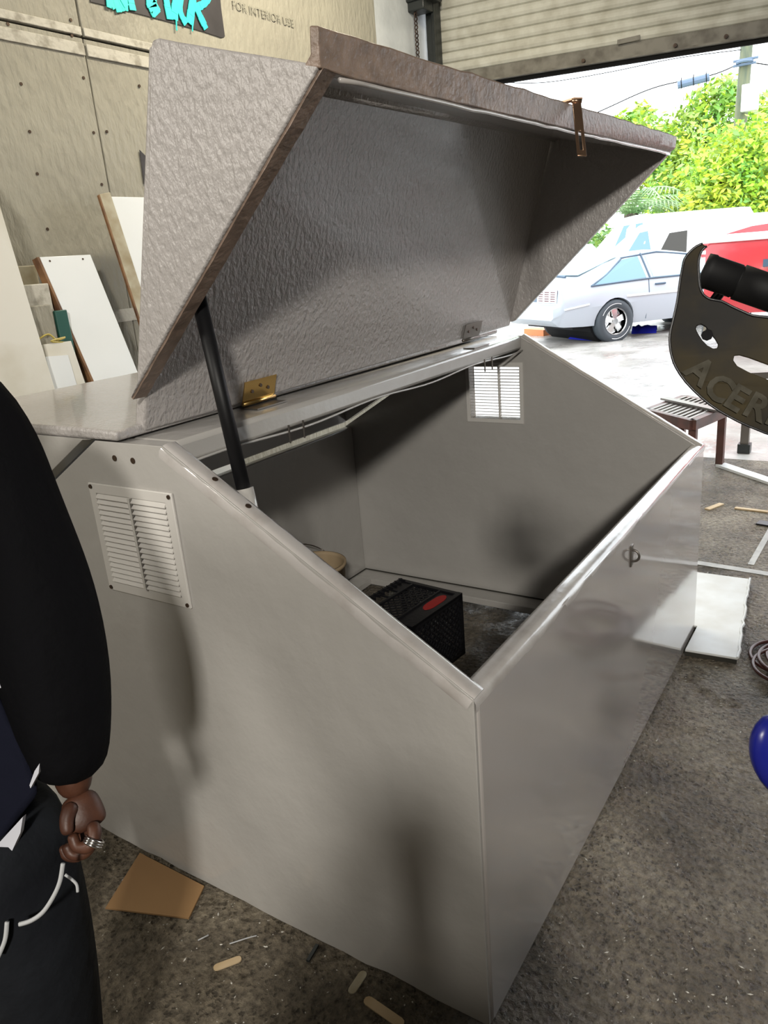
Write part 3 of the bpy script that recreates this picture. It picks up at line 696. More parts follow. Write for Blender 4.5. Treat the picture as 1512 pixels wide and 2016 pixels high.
# cable coil
cc = Vector((1.97, -.42, 0)); pts = []
for i in range(90):
    t = i*2*math.pi/26; R0 = .145+.02*math.sin(t*.37); pts.append(cc+Vector((R0*math.cos(t)*1.1+.06*math.sin(t*.3), R0*math.sin(t)+.03*math.cos(t*.42), .009+.0035*(i/26))))
pts += [cc+Vector((.25, -.25, .007)), cc+Vector((.3, -.6, .007)), cc+Vector((.1, -1.0, .007))]
obj('cable', tube(smooth_curve(pts, 2), .0075, 6), cable_m, loc=cc, smooth=True, label='maroon cable coiled on the floor at the right edge', cat='cable')
cc2 = Vector((1.25, -.55, 0)); pts = []
for i in range(84):
    t = i*2*math.pi/28; R0 = .17+.02*math.sin(t*.4); pts.append(cc2+Vector((R0*math.cos(t)+.11*i/28, R0*math.sin(t)*.8, .007+.003*(i/28))))

# ================================================================== PANELS LEANING AT THE LEFT WALL
def lean(py_base, top_y, ztop):
    a = math.atan2(ztop, top_y-py_base); return Vector((0, py_base, 0)), Vector((0, -math.sin(a), math.cos(a)))
def lean_quad(corners, base_y, top_y, ztop, thick, ext=True):
    p0, n = lean(base_y, top_y, ztop); q = [onp(px, py, p0, n) for px, py in corners]  # order: top-left, top-right, bottom-right, bottom-left
    if ext:
        for t, b in ((0, 3), (1, 2)):
            d = q[b]-q[t]; q[b] = q[t]+d*((q[t].z-.003)/(q[t].z-q[b].z))
    return q, n*thick
# big stained board far left
q, off = lean_quad([(-60, 300), (-10, 372), (112, 778), (-30, 800)], 2.0, 2.3, 1.9, -.03)
t = empty('leaning_board', (q[2].x, q[2].y, 0), 'tall stained white board leaning beside the man, leftmost against the wall', 'board', 'boards leaning on the wall')
obj('board_face', slab(q, off), white_old, t, bevel=.002)
# white drawer-like panel with brown edge
q, off = lean_quad([(78, 506), (178, 501), (273, 737), (188, 757)], 1.98, 2.40, 1.7, -.018)
t = empty('leaning_board', (q[2].x, q[2].y, 0), 'bright white laminate board with a brown wooden left edge leaning on wall', 'board', 'boards leaning on the wall')
obj('board_face', slab(q, off), white_lam, t, bevel=.002)
dl_ = (q[3]-q[0]).normalized(); sx = Vector((1, 0, 0))*.022
obj('wood_edge', slab([q[0]+Vector((-.012, 0, 0)), q[3]+Vector((-.012, 0, 0)), q[3]+Vector((-.001, 0, 0)), q[0]+Vector((-.001, 0, 0))], off*2.2), brown_wood, t)
nn = off.normalized()
for px, py in ((98, 514), (163, 510)): c = onp(px, py, q[0], nn); obj('screw_hole', tube([c, c-nn*.002], .0045, 6), screw_m, t)
# framed panel
q, off = lean_quad([(217, 387), (330, 389), (420, 700), (320, 700)], 2.05, 2.45, 2.1, -.02)
t = empty('leaning_board', (q[2].x, q[2].y, 0), 'tall white panel with thick pale frame edge partly hidden behind the open lid', 'board', 'boards leaning on the wall')
obj('board_face', slab(q, off), white_lam, t, bevel=.002)
q2, off2 = lean_quad([(196, 382), (217, 378), (322, 703), (300, 703)], 2.035, 2.435, 2.1, -.016)
obj('frame_edge', slab(q2, off2), yellow_edge, t, bevel=.003)
q3, off3 = lean_quad([(194, 384), (197, 382), (301, 703), (297, 703)], 2.036, 2.436, 2.1, -.012)
obj('frame_lath', slab(q3, off3), brown_wood, t)
# low framed door
q, off = lean_quad([(85, 678), (140, 671), (170, 760), (110, 772)], 2.05, 2.25, 1.25, -.02)
t = empty('leaning_board', (q[2].x, q[2].y, 0), 'low white cupboard door with raised border between the two leaning boards', 'board', 'boards leaning on the wall')
obj('board_face', slab(q, off), white_old, t, bevel=.002)
q, off = lean_quad([(90, 702), (134, 699), (152, 760), (108, 772)], 2.04, 2.24, 1.25, -.006)
obj('inset_panel', slab(q, off), white_lam, t)
# small things stored behind
def crate_at(name, px0, py0, px1, py1, y, dy, m, label, cat):
    a, b = at(px0, py0, 1, y), at(px1, py1, 1, y)
    return obj(name, box((min(a.x, b.x), y, 0.002), (max(a.x, b.x), y+dy, max(a.z, b.z))), m, loc=((a.x+b.x)/2, y, 0), bevel=.004, label=label, cat=cat)
crate_at('timber_block', 34, 524, 80, 566, 2.52, .07, yellow_edge, 'pale timber upright against the wall behind the brown-edged board', 'timber')
crate_at('wooden_box', 34, 562, 104, 600, 2.38, .12, seam_w, 'beige box standing behind the brown-edged white board', 'box')
crate_at('dark_panel', 50, 604, 108, 640, 2.31, .04, board, 'grey panel standing in front of the beige box', 'panel')
crate_at('green_sheet', 108, 612, 138, 640, 2.325, .02, green_m, 'green painted sheet wedged behind the brown-edged board', 'sheet')
c = smooth_curve([at(76, 668, 1, 2.29), at(95, 658, 1, 2.29), at(112, 669, 1, 2.285), at(128, 664, 1, 2.29), at(100, 672, 1, 2.28), at(130, 674, 1, 2.285)], 5)
obj('yellow_cord', tube([p for p in c]+[Vector((c[-1].x, 2.285, .002))], .004, 5), yellow_m, loc=c[0], label='thin yellow cord lying behind the boards by the wall', cat='cord')

# ================================================================== OUTSIDE
GZ = .256
def lofted(stations, tf, wheels=None, arch=.36):
    """stations: (x, z_sill, w_low, z_mid, w_mid, z_belt, w_belt, z_top, w_top, crown); local x forward, y left"""
    bm = bmesh.new(); rows = []
    for (x, zs, wl_, zm, wm, zbt, wb, ztp, wt, cr_) in stations:
        half = [(wl_, zs), (wm, zm), (wb, zbt), (wt, ztp)]
        r = [(x, -w, z_) for w, z_ in half]+[(x, 0, ztp+cr_)]+[(x, w, z_) for w, z_ in half[::-1]]
        rows.append([bm.verts.new(Vector(p)) for p in r])
    n = len(rows[0])
    for a, b in zip(rows, rows[1:]):
        for i in range(n): bm.faces.new((a[i], a[(i+1) % n], b[(i+1) % n], b[i]))
    bm.faces.new(rows[0][::-1]); bm.faces.new(rows[-1])
    bmesh.ops.recalc_face_normals(bm, faces=bm.faces)
    if wheels:
        me = bpy.data.meshes.new('b'); bm.to_mesh(me); bm.free(); o = bpy.data.objects.new('b', me); C.objects.link(o)
        cb_ = bmesh.new()
        for (x, z_) in wheels: add_tube(cb_, [(x, -1.3, z_), (x, 1.3, z_)], arch, 28)
        bmesh.ops.recalc_face_normals(cb_, faces=cb_.faces)
        cm = bpy.data.meshes.new('c'); cb_.to_mesh(cm); cb_.free(); co = bpy.data.objects.new('c', cm); C.objects.link(co)
        md = o.modifiers.new('b', 'BOOLEAN'); md.operation = 'DIFFERENCE'; md.object = co; md.solver = 'EXACT'
        dg = bpy.context.evaluated_depsgraph_get(); dg.update(); m2 = bpy.data.meshes.new_from_object(o.evaluated_get(dg))
        bm = bmesh.new(); bm.from_mesh(m2)
        for k in (o, co): bpy.data.objects.remove(k)
        for k in (me, cm, m2): bpy.data.meshes.remove(k)
    for v in bm.verts: v.co = tf @ v.co
    return bm
def interp(st, x):
    for a, b in zip(st, st[1:]):
        if a[0] <= x <= b[0]:
            t = (x-a[0])/(b[0]-a[0]); return [p+(q_-p)*t for p, q_ in zip(a, b)]
    return st[-1]
def side_pt(st, x, t, s=-1, out=.012):
    """t -1..0 belt to mid, 0..1 belt to roof edge"""
    q_ = interp(st, x); zb_, wb, zt_, wt = q_[5], q_[6], q_[7], q_[8]
    if t >= 0: return Vector((x, s*(wb+(wt-wb)*t+out), zb_+(zt_-zb_)*t))
    zm, wm = q_[3], q_[4]; return Vector((x, s*(wb+(wm-wb)*-t+out), zb_+(zm-zb_)*-t))
def panel_on(st, pts, tf, s=-1, out=.010, th_=.012):
    return slab([tf @ side_pt(st, x, t, s, out) for x, t in pts], tf.to_3x3() @ Vector((0, -s*th_*2, 0)))
def add_wheel(root, tf, x, y, r, w, s, hub=chrome):
    c = tf @ Vector((x, y, r)); axv = (tf.to_3x3() @ Vector((0, s, 0))).normalized(); up = Vector((0, 0, 1)); fo = axv.cross(up)
    bm = bmesh.new(); rings = []
    for rr, d in ((r*.62, -w/2), (r*.9, -w/2), (r, -w*.38), (r, w*.38), (r*.92, w/2), (r*.66, w/2), (r*.60, w*.40)):
        rings.append([bm.verts.new(c+axv*d+(fo*math.cos(2*math.pi*k/32)+up*math.sin(2*math.pi*k/32))*rr) for k in range(32)])
    for a, b in zip(rings, rings[1:]):
        for k in range(32): bm.faces.new((a[k], a[(k+1) % 32], b[(k+1) % 32], b[k]))
    ty = obj('tyre', bm, tyre_m, root, smooth=True)
    bm = bmesh.new(); add_ring(bm, c+axv*w*.44, axv, r*.60, r*.035, 32, 6); add_tube(bm, [c+axv*w*.1, c+axv*w*.16], r*.58, 32); add_tube(bm, [c+axv*w*.16, c+axv*w*.42], r*.14, 14)
    for k in range(5):
        a = 2*math.pi*k/5+.3; d = fo*math.cos(a)+up*math.sin(a); e = axv.cross(d)
        add_slab(bm, [c+d*r*.1-e*r*.10+axv*w*.36, c+d*r*.58-e*r*.16+axv*w*.30, c+d*r*.58+e*r*.16+axv*w*.30, c+d*r*.1+e*r*.10+axv*w*.36], -axv*w*.1)
    obj('rim', bm, hub, ty, smooth=False)
    for a0 in (0.2, 3.3):
        obj('tyre_lettering', add_ring(bmesh.new(), c+axv*w*.47, axv, r*.80, r*.03, 10, 5, a0+.4, a0+1.9), car_white, ty)

# silver hatchback
W0 = at(1212, 671, 2, GZ+.0); az = math.radians(-37)
Rz = Matrix.Rotation(az, 4, 'Z') @ Matrix.Scale(.90, 4)
org = Vector((W0.x, W0.y, GZ))-(Rz @ Vector((1.02, -.86, 0)))
tf = Matrix.Translation(org) @ Rz
st = [(-.10, .42, .70, .46, .76, .60, .76, .62, .70, .01), (.0, .32, .76, .50, .84, .64, .82, .655, .78, .0), (.035, .31, .76, .55, .85, .74, .83, .93, .76, .01), (.10, .30, .76, .55, .85, .84, .83, 1.0, .70, .02), (.45, .28, .78, .58, .87, .90, .83, 1.03, .66, .02), (1.0, .27, .80, .60, .88, .92, .84, 1.22, .57, .03),
      (1.45, .25, .80, .60, .88, .93, .84, 1.33, .55, .03), (2.2, .25, .80, .60, .88, .93, .84, 1.35, .56, .03), (2.65, .25, .80, .60, .88, .93, .84, 1.28, .58, .03), (3.25, .25, .80, .58, .88, .92, .82, .97, .66, .02), (4.3, .27, .78, .52, .85, .78, .76, .82, .66, .02), (4.5, .35, .70, .50, .78, .66, .7, .68, .6, .01)]
car = empty('hatchback_car', org, 'silver grey hatchback parked outside with its louvred tail facing left', 'car')
obj('car_body', lofted(st, tf, [(1.02, .32), (3.55, .32)], .37), car_sil, car)
obj('underbody', slab([tf @ Vector(p) for p in ((.3, -.7, .24), (4.2, -.7, .24), (4.2, .7, .24), (.3, .7, .24))], (0, 0, .08)), rubber, car)
bm = bmesh.new(); add_tube(bm, [tf @ Vector((1.02, -.70, .33)), tf @ Vector((1.02, .70, .33))], .36, 24); obj('wheel_well', bm, rubber, car)
for s in (-1, 1):
    obj('quarter_window', panel_on(st, [(.62, .06), (1.62, .06), (1.62, .90), (1.32, .90)], tf, s), glass_b, car)
    obj('door_window', panel_on(st, [(1.76, .06), (2.75, .06), (2.60, .88), (1.76, .88)], tf, s), glass_l, car)
    bm = bmesh.new()
    for a, b in (((1.69, .0), (1.69, 1)), ((1.30, .98), (2.7, .98)), ((.56, .02), (2.8, .02)), ((.56, .02), (1.30, .95))):
        add_tube(bm, [tf @ side_pt(st, a[0], a[1], s, .014), tf @ side_pt(st, (a[0]+b[0])/2, (a[1]+b[1])/2, s, .014), tf @ side_pt(st, b[0], b[1], s, .014)], .012, 6)
    obj('window_trim', bm, trim_b, car)
    bm = bmesh.new(); add_tube(bm, [tf @ side_pt(st, 1.22, -.7, s, .012), tf @ side_pt(st, 3.1, -.7, s, .012)], .016, 6); add_tube(bm, [tf @ side_pt(st, .05, -.85, s, .01), tf @ side_pt(st, .5, -.85, s, .01)], .012, 6); obj('side_moulding', bm, car_white, car)
    bm = bmesh.new(); add_tube(bm, [tf @ side_pt(st, 1.66, 0, s, .004), tf @ side_pt(st, 1.66, -.6, s, .004), tf @ Vector((1.64, s*.815, .30))], .005, 5); obj('door_gap', bm, trim_b, car)
    bm = bmesh.new(); add_tube(bm, [tf @ side_pt(st, 1.78, -.28, s, .012), tf @ side_pt(st, 1.98, -.28, s, .012)], .014, 6); obj('door_handle', bm, trim_b, car)
    add_wheel(car, tf, 1.02, s*.74, .315, .24, s); add_wheel(car, tf, 3.55, s*.74, .32, .22, s)
rear = lambda y, z_: tf @ Vector((-.014+.02*(z_-.65)/.3, y, z_))
def rear_panel(y0, y1, z0, z1, m, name, par=car, o=.02):
    return obj(name, add_hexa(bmesh.new(), [rear(y0, z0), rear(y1, z0), rear(y1, z1), rear(y0, z1)]+[p+tf.to_3x3()@Vector((.05, 0, 0)) for p in (rear(y0, z0), rear(y1, z0), rear(y1, z1), rear(y0, z1))]), m, par)
for s in (-1, 1):
    ya, yb = (s*.70, s*.16); lamp = rear_panel(min(ya, yb), max(ya, yb), .70, .88, taill, 'tail_lamp')
    bm = bmesh.new()
    for k in range(6):
        z_ = .70+k*.034; a, b = rear(min(ya, yb), z_), rear(max(ya, yb), z_); add_tube(bm, [a, b], .010, 4)
    for k in range(4):
        y = ya+(yb-ya)*k/3; add_tube(bm, [rear(y, .69), rear(y, .89)], .016, 4)
    obj('lamp_louvre', bm, car_white, lamp)
rear_panel(-.14, .14, .70, .87, trim_b, 'plate_recess')
bm = bmesh.new()
sp_ = [tf @ Vector(p) for p in ((.22, -.62, 1.07), (.16, -.3, 1.10), (.16, .3, 1.10), (.22, .62, 1.07))]; add_tube(bm, smooth_curve(sp_, 4), .02, 6)
obj('tail_spoiler', bm, trim_b, car)
obj('rear_glass', slab([tf @ Vector(p) for p in ((.50, -.56, 1.075), (1.36, -.48, 1.335), (1.36, .48, 1.335), (.50, .56, 1.075))], tf.to_3x3() @ Vector((-.01, 0, .012))), glass_l, car)
# blue tarpaulin and scrap beneath
for a, b, l in (((1118, 668), (1172, 672), 'blue tarpaulin scrap on the ground behind the rear wheel of the silver car'), ((1243, 658), (1292, 656), 'blue tarpaulin scrap on the ground ahead of the rear wheel')):
    p, q_ = at(*a, 2, GZ), at(*b, 2, GZ); dd = (q_-p).normalized(); nn = Vector((-dd.y, dd.x, 0)); bm = bmesh.new(); g = []
    for i in range(9):
        g.append([bm.verts.new(p.lerp(q_, i/8)+nn*.1*j+Vector((0, 0, .004+(.11+random.uniform(-.03, .03))*(1-abs(j-2)/2)))) for j in range(5)])
    for i in range(8):
        for j in range(4): bm.faces.new((g[i][j], g[i+1][j], g[i+1][j+1], g[i][j+1]))
    obj('tarp', bm, blue_tarp, loc=p, smooth=True, label=l, cat='tarpaulin')
p = at(1070, 662, 2, GZ); obj('orange_scrap', slab([p+Vector(v_) for v_ in ((0, 0, 0), (.25, .45, 0), (.5, .4, 0), (.3, -.1, 0))], (0, 0, .10)), orange_m, loc=p, label='orange scrap on the ground under the tail of the silver car', cat='scrap')

def on_dist(px, py, dist):
    r = ray(px, py); h = math.hypot(r.x, r.y); return CAM+r*(dist/h)
# red and white van behind: side faces the camera, nose to the left
vd = on_dist(1310, 520, 18.5); azv = math.radians(-76+180-2)
tv = Matrix.Translation((vd.x, vd.y, GZ)) @ Matrix.Rotation(azv, 4, 'Z') @ Matrix.Diagonal((1, 1, .82, 1))
sv = [(-3.2, .45, .85, .8, .96, 1.25, .96, 1.9, .86, .05), (-3.1, .4, .88, .8, 1.0, 1.25, 1.0, 2.02, .88, .06), (.2, .4, .88, .8, 1.0, 1.25, 1.0, 2.08, .88, .06), (.55, .4, .88, .8, 1.0, 1.25, 1.0, 2.0, .86, .05), (1.25, .4, .88, .8, 1.0, 1.25, .98, 1.32, .86, .03), (2.0, .45, .85, .8, .96, 1.12, .92, 1.2, .8, .02), (2.1, .5, .8, .8, .92, 1.0, .88, 1.05, .7, .02)]
van = empty('van', (vd.x, vd.y, GZ), 'white and red cargo van with a dark open side window behind the silver car', 'van')
obj('van_body', lofted(sv, tv, [(-2.3, .36), (1.3, .36)], .42), car_white, van)
for s in (1, -1):
    obj('side_window', panel_on(sv, [(-.42, .05), (.12, .05), (-.08, .66), (-.42, .70)], tv, s, .012), glass_d, van)
    obj('cab_window', panel_on(sv, [(.24, .02), (.80, .02), (.50, .80), (.34, .80)], tv, s, .012), glass_b, van)
    obj('red_side_panel', panel_on(sv, [(-3.05, -.2), (-.70, -.2), (-.70, .35), (-1.6, .68), (-2.9, .86), (-3.05, .8)], tv, s, .008), car_red, van)
    for x in (-2.3, 1.3): add_wheel(van, tv, x, s*.86, .36, .24, s)
obj('rear_window', slab([tv @ Vector(p) for p in ((-3.22, -.7, 1.3), (-3.22, .7, 1.3), (-3.16, .7, 1.9), (-3.16, -.7, 1.9))], tv.to_3x3() @ Vector((-.02, 0, 0))), glass_b, van)
# white truck cab farther back left
v2 = on_dist(1250, 470, 22.3); t2 = Matrix.Translation((v2.x, v2.y, GZ)) @ Matrix.Rotation(math.radians(-73+180), 4, 'Z') @ Matrix.Diagonal((1, 1, .82, 1))
s2 = [(-2.8, .5, .9, .9, 1.0, 1.3, 1.0, 1.95, .85, .05), (-2.6, .45, .9, .9, 1.02, 1.35, 1.02, 2.35, .9, .05), (.0, .45, .9, .9, 1.02, 1.35, 1.02, 2.38, .9, .06), (.35, .45, .9, .9, 1.02, 1.35, 1.02, 2.32, .86, .05), (1.0, .45, .9, .9, 1.02, 1.35, 1.0, 1.45, .86, .04), (2.0, .5, .85, .9, .96, 1.2, .92, 1.3, .8, .02)]
wv_ = empty('white_van', (v2.x, v2.y, GZ), 'overexposed white van farthest back, left of the red and white van', 'van')
obj('van_body', lofted(s2, t2, [(-1.9, .4), (1.2, .4)], .45), car_white, wv_)
for s in (1, -1):
    obj('side_window', panel_on(s2, [(-1.9, .12), (-.35, .12), (-.35, .80), (-1.9, .80)], t2, s, .012), glass_l, wv_)
    obj('cab_window', panel_on(s2, [(-.15, .12), (.55, .12), (.30, .80), (-.15, .80)], t2, s, .012), glass_b, wv_)
    for x in (-1.9, 1.2): add_wheel(wv_, t2, x, s*.9, .38, .24, s)
# another light car at far left behind the lid edge, with a grille
v3 = on_dist(1120, 560, 28); t3 = Matrix.Translation((v3.x, v3.y, GZ)) @ Matrix.Rotation(math.radians(-140), 4, 'Z') @ Matrix.Diagonal((1, 1, .82, 1))
s3 = [(-2.4, .45, .8, .7, .9, .95, .9, 1.0, .8, .02), (-1.2, .4, .82, .7, .92, 1.05, .9, 1.12, .7, .02), (-.9, .4, .82, .7, .92, 1.05, .9, 1.6, .66, .04), (.4, .4, .82, .7, .92, 1.05, .9, 1.68, .66, .04), (1.1, .4, .82, .7, .92, 1.05, .88, 1.12, .7, .03), (2.1, .4, .8, .7, .9, .98, .86, 1.02, .8, .02), (2.2, .5, .78, .7, .86, .92, .82, .95, .7, .02)]
pk = empty('white_pickup', (v3.x, v3.y, GZ), 'white pickup with a barred grille seen between the lid and the silver car', 'truck')
obj('truck_body', lofted(s3, t3, [(-1.6, .36), (1.4, .36)], .42), car_white, pk)
obj('windscreen', slab([t3 @ Vector(p) for p in ((.52, -.58, 1.62), (1.08, -.7, 1.15), (1.08, .7, 1.15), (.52, .58, 1.62))], t3.to_3x3() @ Vector((.02, 0, .03))), glass_l, pk)
bm = bmesh.new()
for k in range(5): add_box(bm, (2.2, -.6, .62+k*.07), (2.24, .6, .65+k*.07))
for v in bm.verts: v.co = t3 @ v.co
obj('grille', bm, trim_b, pk)
for s in (1, -1):
    for x in (-1.6, 1.4): add_wheel(pk, t3, x, s*.8, .35, .24, s)
# red pickup at right behind the hand guard
v4 = on_dist(1492, 600, 10.8); t4 = Matrix.Translation((v4.x, v4.y, GZ)) @ Matrix.Rotation(math.radians(-76-8), 4, 'Z')
s4 = [(-.55, .55, .8, .75, .92, 1.22, .92, 1.26, .9, 0), (-.5, .5, .84, .75, .94, 1.25, .94, 1.30, .92, 0), (1.9, .5, .84, .75, .94, 1.25, .94, 1.30, .92, 0), (2.0, .5, .84, .75, .94, 1.25, .92, 1.75, .72, .04), (3.4, .5, .84, .75, .94, 1.25, .92, 1.75, .72, .04), (4.0, .5, .84, .75, .94, 1.2, .92, 1.25, .8, .03), (5.3, .55, .8, .75, .9, 1.1, .88, 1.15, .8, .02)]
rp = empty('red_pickup', (v4.x, v4.y, GZ), 'red pickup truck bed behind the motorcycle hand guard', 'truck')
obj('truck_body', lofted(s4, t4, [(.7, .38), (4.3, .38)], .45), car_red, rp)
bm = bmesh.new(); add_box(bm, (-.6, -.96, 1.29), (1.95, .96, 1.37))
for v in bm.verts: v.co = t4 @ v.co
obj('white_bed_cover', bm, car_white, rp, bevel=.02)
bm = bmesh.new(); add_box(bm, (-.2, -.965, .70), (.9, -.93, .78)); add_box(bm, (.05, -.965, 1.0), (.3, -.93, 1.08))
for v in bm.verts: v.co = t4 @ v.co
obj('side_badge', bm, trim_b, rp)
for s in (1, -1):
    for x in (.7, 4.3): add_wheel(rp, t4, x, s*.82, .37, .26, s)

# slatted steel bench / trestle outside
g = Vector((5.55, .80, 0))
tr_ = empty('trestle', Vector((5.6, .55, 0)), 'reddish brown steel trestle with a slatted top standing on wet concrete', 'trestle')
P3 = lambda px, py, z: at(px, py, 2, z)
A0, A1 = P3(1275, 806, .45), P3(1364, 828, .45); B0 = A0+(P3(1436, 798, .45)-A1)
ex = (A1-A0); ey = Vector((-ex.y, ex.x, 0)).normalized()*-.0
ey = (B0-A0)
A2, A3 = A0+ex, A0+ex+ey
def beam(a, b, w, h): 
    a, b = Vector(a), Vector(b); d = (b-a).normalized(); s = Vector((-d.y, d.x, 0)).normalized()*w/2 if abs(d.z) < .9 else Vector((w/2, 0, 0)); u_ = d.cross(s).normalized()*h/2 if abs(d.z) < .9 else Vector((0, h/2, 0))
    return add_hexa(bmesh.new(), [a-s-u_, a+s-u_, a+s+u_, a-s+u_, b-s-u_, b+s-u_, b+s+u_, b-s+u_])
for p, q_ in ((A0, A2), (A0+ey, A3), (A2, A3), (A0, A0+ey)): obj('top_rail', beam(p-Vector((0, 0, .03)), q_-Vector((0, 0, .03)), .05, .07), wood_br, tr_)
for k in range(9): 
    f = (k+.6)/9.4; obj('slat', beam(A0+ex*f, A0+ex*f+ey, .022, .012), dull_steel, tr_)
for p in (A0+ex*.06+ey*.1, A0+ex*.94+ey*.1, A0+ex*.06+ey*.9, A0+ex*.94+ey*.9): obj('leg', beam(Vector((p.x, p.y, 0)), p-Vector((0, 0, .05)), .07, .05), wood_br, tr_)
obj('stretcher', beam(A0+ex*.06+ey*.1-Vector((0, 0, .17)), A0+ex*.94+ey*.1-Vector((0, 0, .17)), .03, .05), wood_br, tr_)
obj('top_board', beam(A0+ey*.55-ex*.1+Vector((0, 0, .02)), A2+ey*.55+ex*.3+Vector((0, 0, .02)), .07, .015), dull_steel, tr_)
lt_ = at(1465, 890, 2, 0); lg = empty('steel_stand', lt_, 'square grey steel stand leg below the hand guard outside', 'stand')
obj('leg', box((lt_.x-.03, lt_.y-.03, 0), (lt_.x+.03, lt_.y+.03, .62)), dull_steel, lg)
obj('foot', box((lt_.x-.045, lt_.y-.045, 0), (lt_.x+.045, lt_.y+.045, .07)), black_steel, lg)
obj('leg', box((lt_.x+.2, lt_.y-.63, 0), (lt_.x+.26, lt_.y-.57, .62)), dull_steel, lg)
obj('crossbar', beam((lt_.x, lt_.y, .60), (lt_.x+.23, lt_.y-.6, .60), .05, .05), dull_steel, lg)
# wood stack by the bin's far corner
for i, (px, py, w, l) in enumerate(((1148, 716, .3, 'upper tan timber offcut beyond the sloping bin rim'), (1158, 728, .34, 'lower pale timber offcut beyond the sloping bin rim'))):
    p = at(px, py, 2, .06*(1-i)+.02); 
    obj('timber_offcut', box((p.x-.1, p.y-w/2, .055*(1-i)+.001), (p.x+.12, p.y+w/2, .055*(1-i)+.054)), wood_p, loc=(p.x, p.y, 0), bevel=.003, label=l, cat='timber')

# utility pole, wires, splice case
pb = on_dist(1437, 480, 27); pt_ = on_dist(1470, 85, 27)
ud = (pt_-pb).normalized()
p0 = Vector((pb.x, pb.y, GZ)); ptop = Vector((pb.x+(pt_-pb).x*1.35, pb.y+(pt_-pb).y*1.35, pb.z+(pt_-pb).z*1.35))
po = empty('utility_pole', p0, 'weathered wooden utility pole with fittings rising behind the bright tree', 'pole')
obj('pole_shaft', tube([p0, ptop], .17, 12, rs=[.21, .15]), pole_m, po, smooth=True)
c = on_dist(1477, 192, 26.7); obj('meter_box', box((c.x-.12, c.y-.22, c.z-.35), (c.x+.12, c.y+.22, c.z+.35)), car_white, po, bevel=.02)
c = on_dist(1466, 122, 26.8); bm = bmesh.new(); add_ring(bm, c, (0, 0, 1), .2, .04, 16, 6); add_tube(bm, [c+Vector((0, -.35, .06)), c+Vector((0, .3, .06))], .035, 6); add_tube(bm, [c+Vector((0, -.3, -.06)), c+Vector((0, .3, -.06))], .035, 6); obj('pole_clamp', bm, blue_can, po)
c = on_dist(1459, 100, 26.8); 
wr = []
def wire(pxs, r, label, dist=26.7):
    pts = smooth_curve([on_dist(px, py, dd) for px, py, dd in pxs], 8)
    return obj('overhead_wire', tube(pts, r, 5), rubber, loc=pts[0], label=label, cat='wire')
wire([(980, 290, 26.9), (1100, 255, 26.9), (1190, 215, 26.9), (1290, 172, 26.9), (1400, 148, 26.9), (1460, 123, 26.9)], .016, 'lower overhead wire carrying the blue-grey splice case')
wire([(980, 162, 26.9), (1075, 162, 26.9), (1200, 142, 26.9), (1330, 115, 26.9), (1459, 98, 26.9)], .012, 'upper thin overhead wire running left from the pole')
wire([(1470, 122, 26.9), (1500, 126, 26.9), (1600, 140, 26.9)], .016, 'short overhead wire running right from the pole')
a, b = on_dist(1334, 164, 26.8), on_dist(1397, 148, 26.8); a, b = a-Vector((0, 0, .05)), b-Vector((0, 0, .05))
spc = obj('splice_case', tube([a, b], .11, 10), blue_can, loc=a, label='blue-grey cylindrical splice case hanging on the overhead wire', cat='cable case', smooth=False)
bm = bmesh.new()
for k in (.12, .5, .9): c = a.lerp(b, k); add_ring(bm, c, b-a, .115, .012, 12, 5); add_tube(bm, [c+Vector((0, 0, .1)), c+Vector((0, 0, .18))], .012, 5)
obj('hanger', bm, rubber, spc)

# trees
def tree(name, blobs, trunk, mlist, nleaf, ls, label):
    t_ = empty(name, Vector((trunk[0].x, trunk[0].y, GZ)), label, 'tree', 'trees behind the parked cars')
    tr0 = Vector((trunk[0].x, trunk[0].y, GZ)); obj('trunk', tube([tr0]+trunk[1:], .15, 8, rs=[.22]+[.12]*(len(trunk)-1)), bark, t_)
    b2 = bmesh.new()
    for (c, r) in blobs[:10]: add_tube(b2, [trunk[-1], trunk[-1].lerp(c, .5)+Vector((0, 0, -.1)), c], .04, 5, rs=[.07, .045, .02])
    obj('branches', b2, bark, t_)
    verts, faces, mi = [], [], []; tot = sum(r**2 for c, r in blobs)
    for (c, r) in blobs:
        k = int(nleaf*r*r/tot)
        for _ in range(k):
            d = Vector((random.gauss(0, 1), random.gauss(0, 1), random.gauss(0, 1))).normalized()*r*(random.random()**.45)*random.uniform(.85, 1.1)
            p = c+Vector((d.x, d.y, d.z*.8)); s = ls*random.uniform(.6, 1.3)
            u_ = Vector((random.gauss(0, 1), random.gauss(0, 1), random.gauss(0, .7))).normalized(); v_ = u_.cross(Vector((random.gauss(0, 1), random.gauss(0, 1), random.gauss(0, 1)))).normalized()
            i = len(verts); verts += [p-u_*s, p+v_*s*.42, p+u_*s, p-v_*s*.42]; faces.append((i, i+1, i+2, i+3)); mi.append(random.randrange(len(mlist)))
    base = world_loc(t_); me = bpy.data.meshes.new('foliage'); me.from_pydata([v-base for v in verts], [], faces)
    for m_ in mlist: me.materials.append(m_)
    me.polygons.foreach_set('material_index', mi)
    o = bpy.data.objects.new('foliage', me); C.objects.link(o); o.parent = t_; o['kind'] = 'stuff'
def blob(px, py, d, r): return (on_dist(px, py, d), r)
random.seed(3)
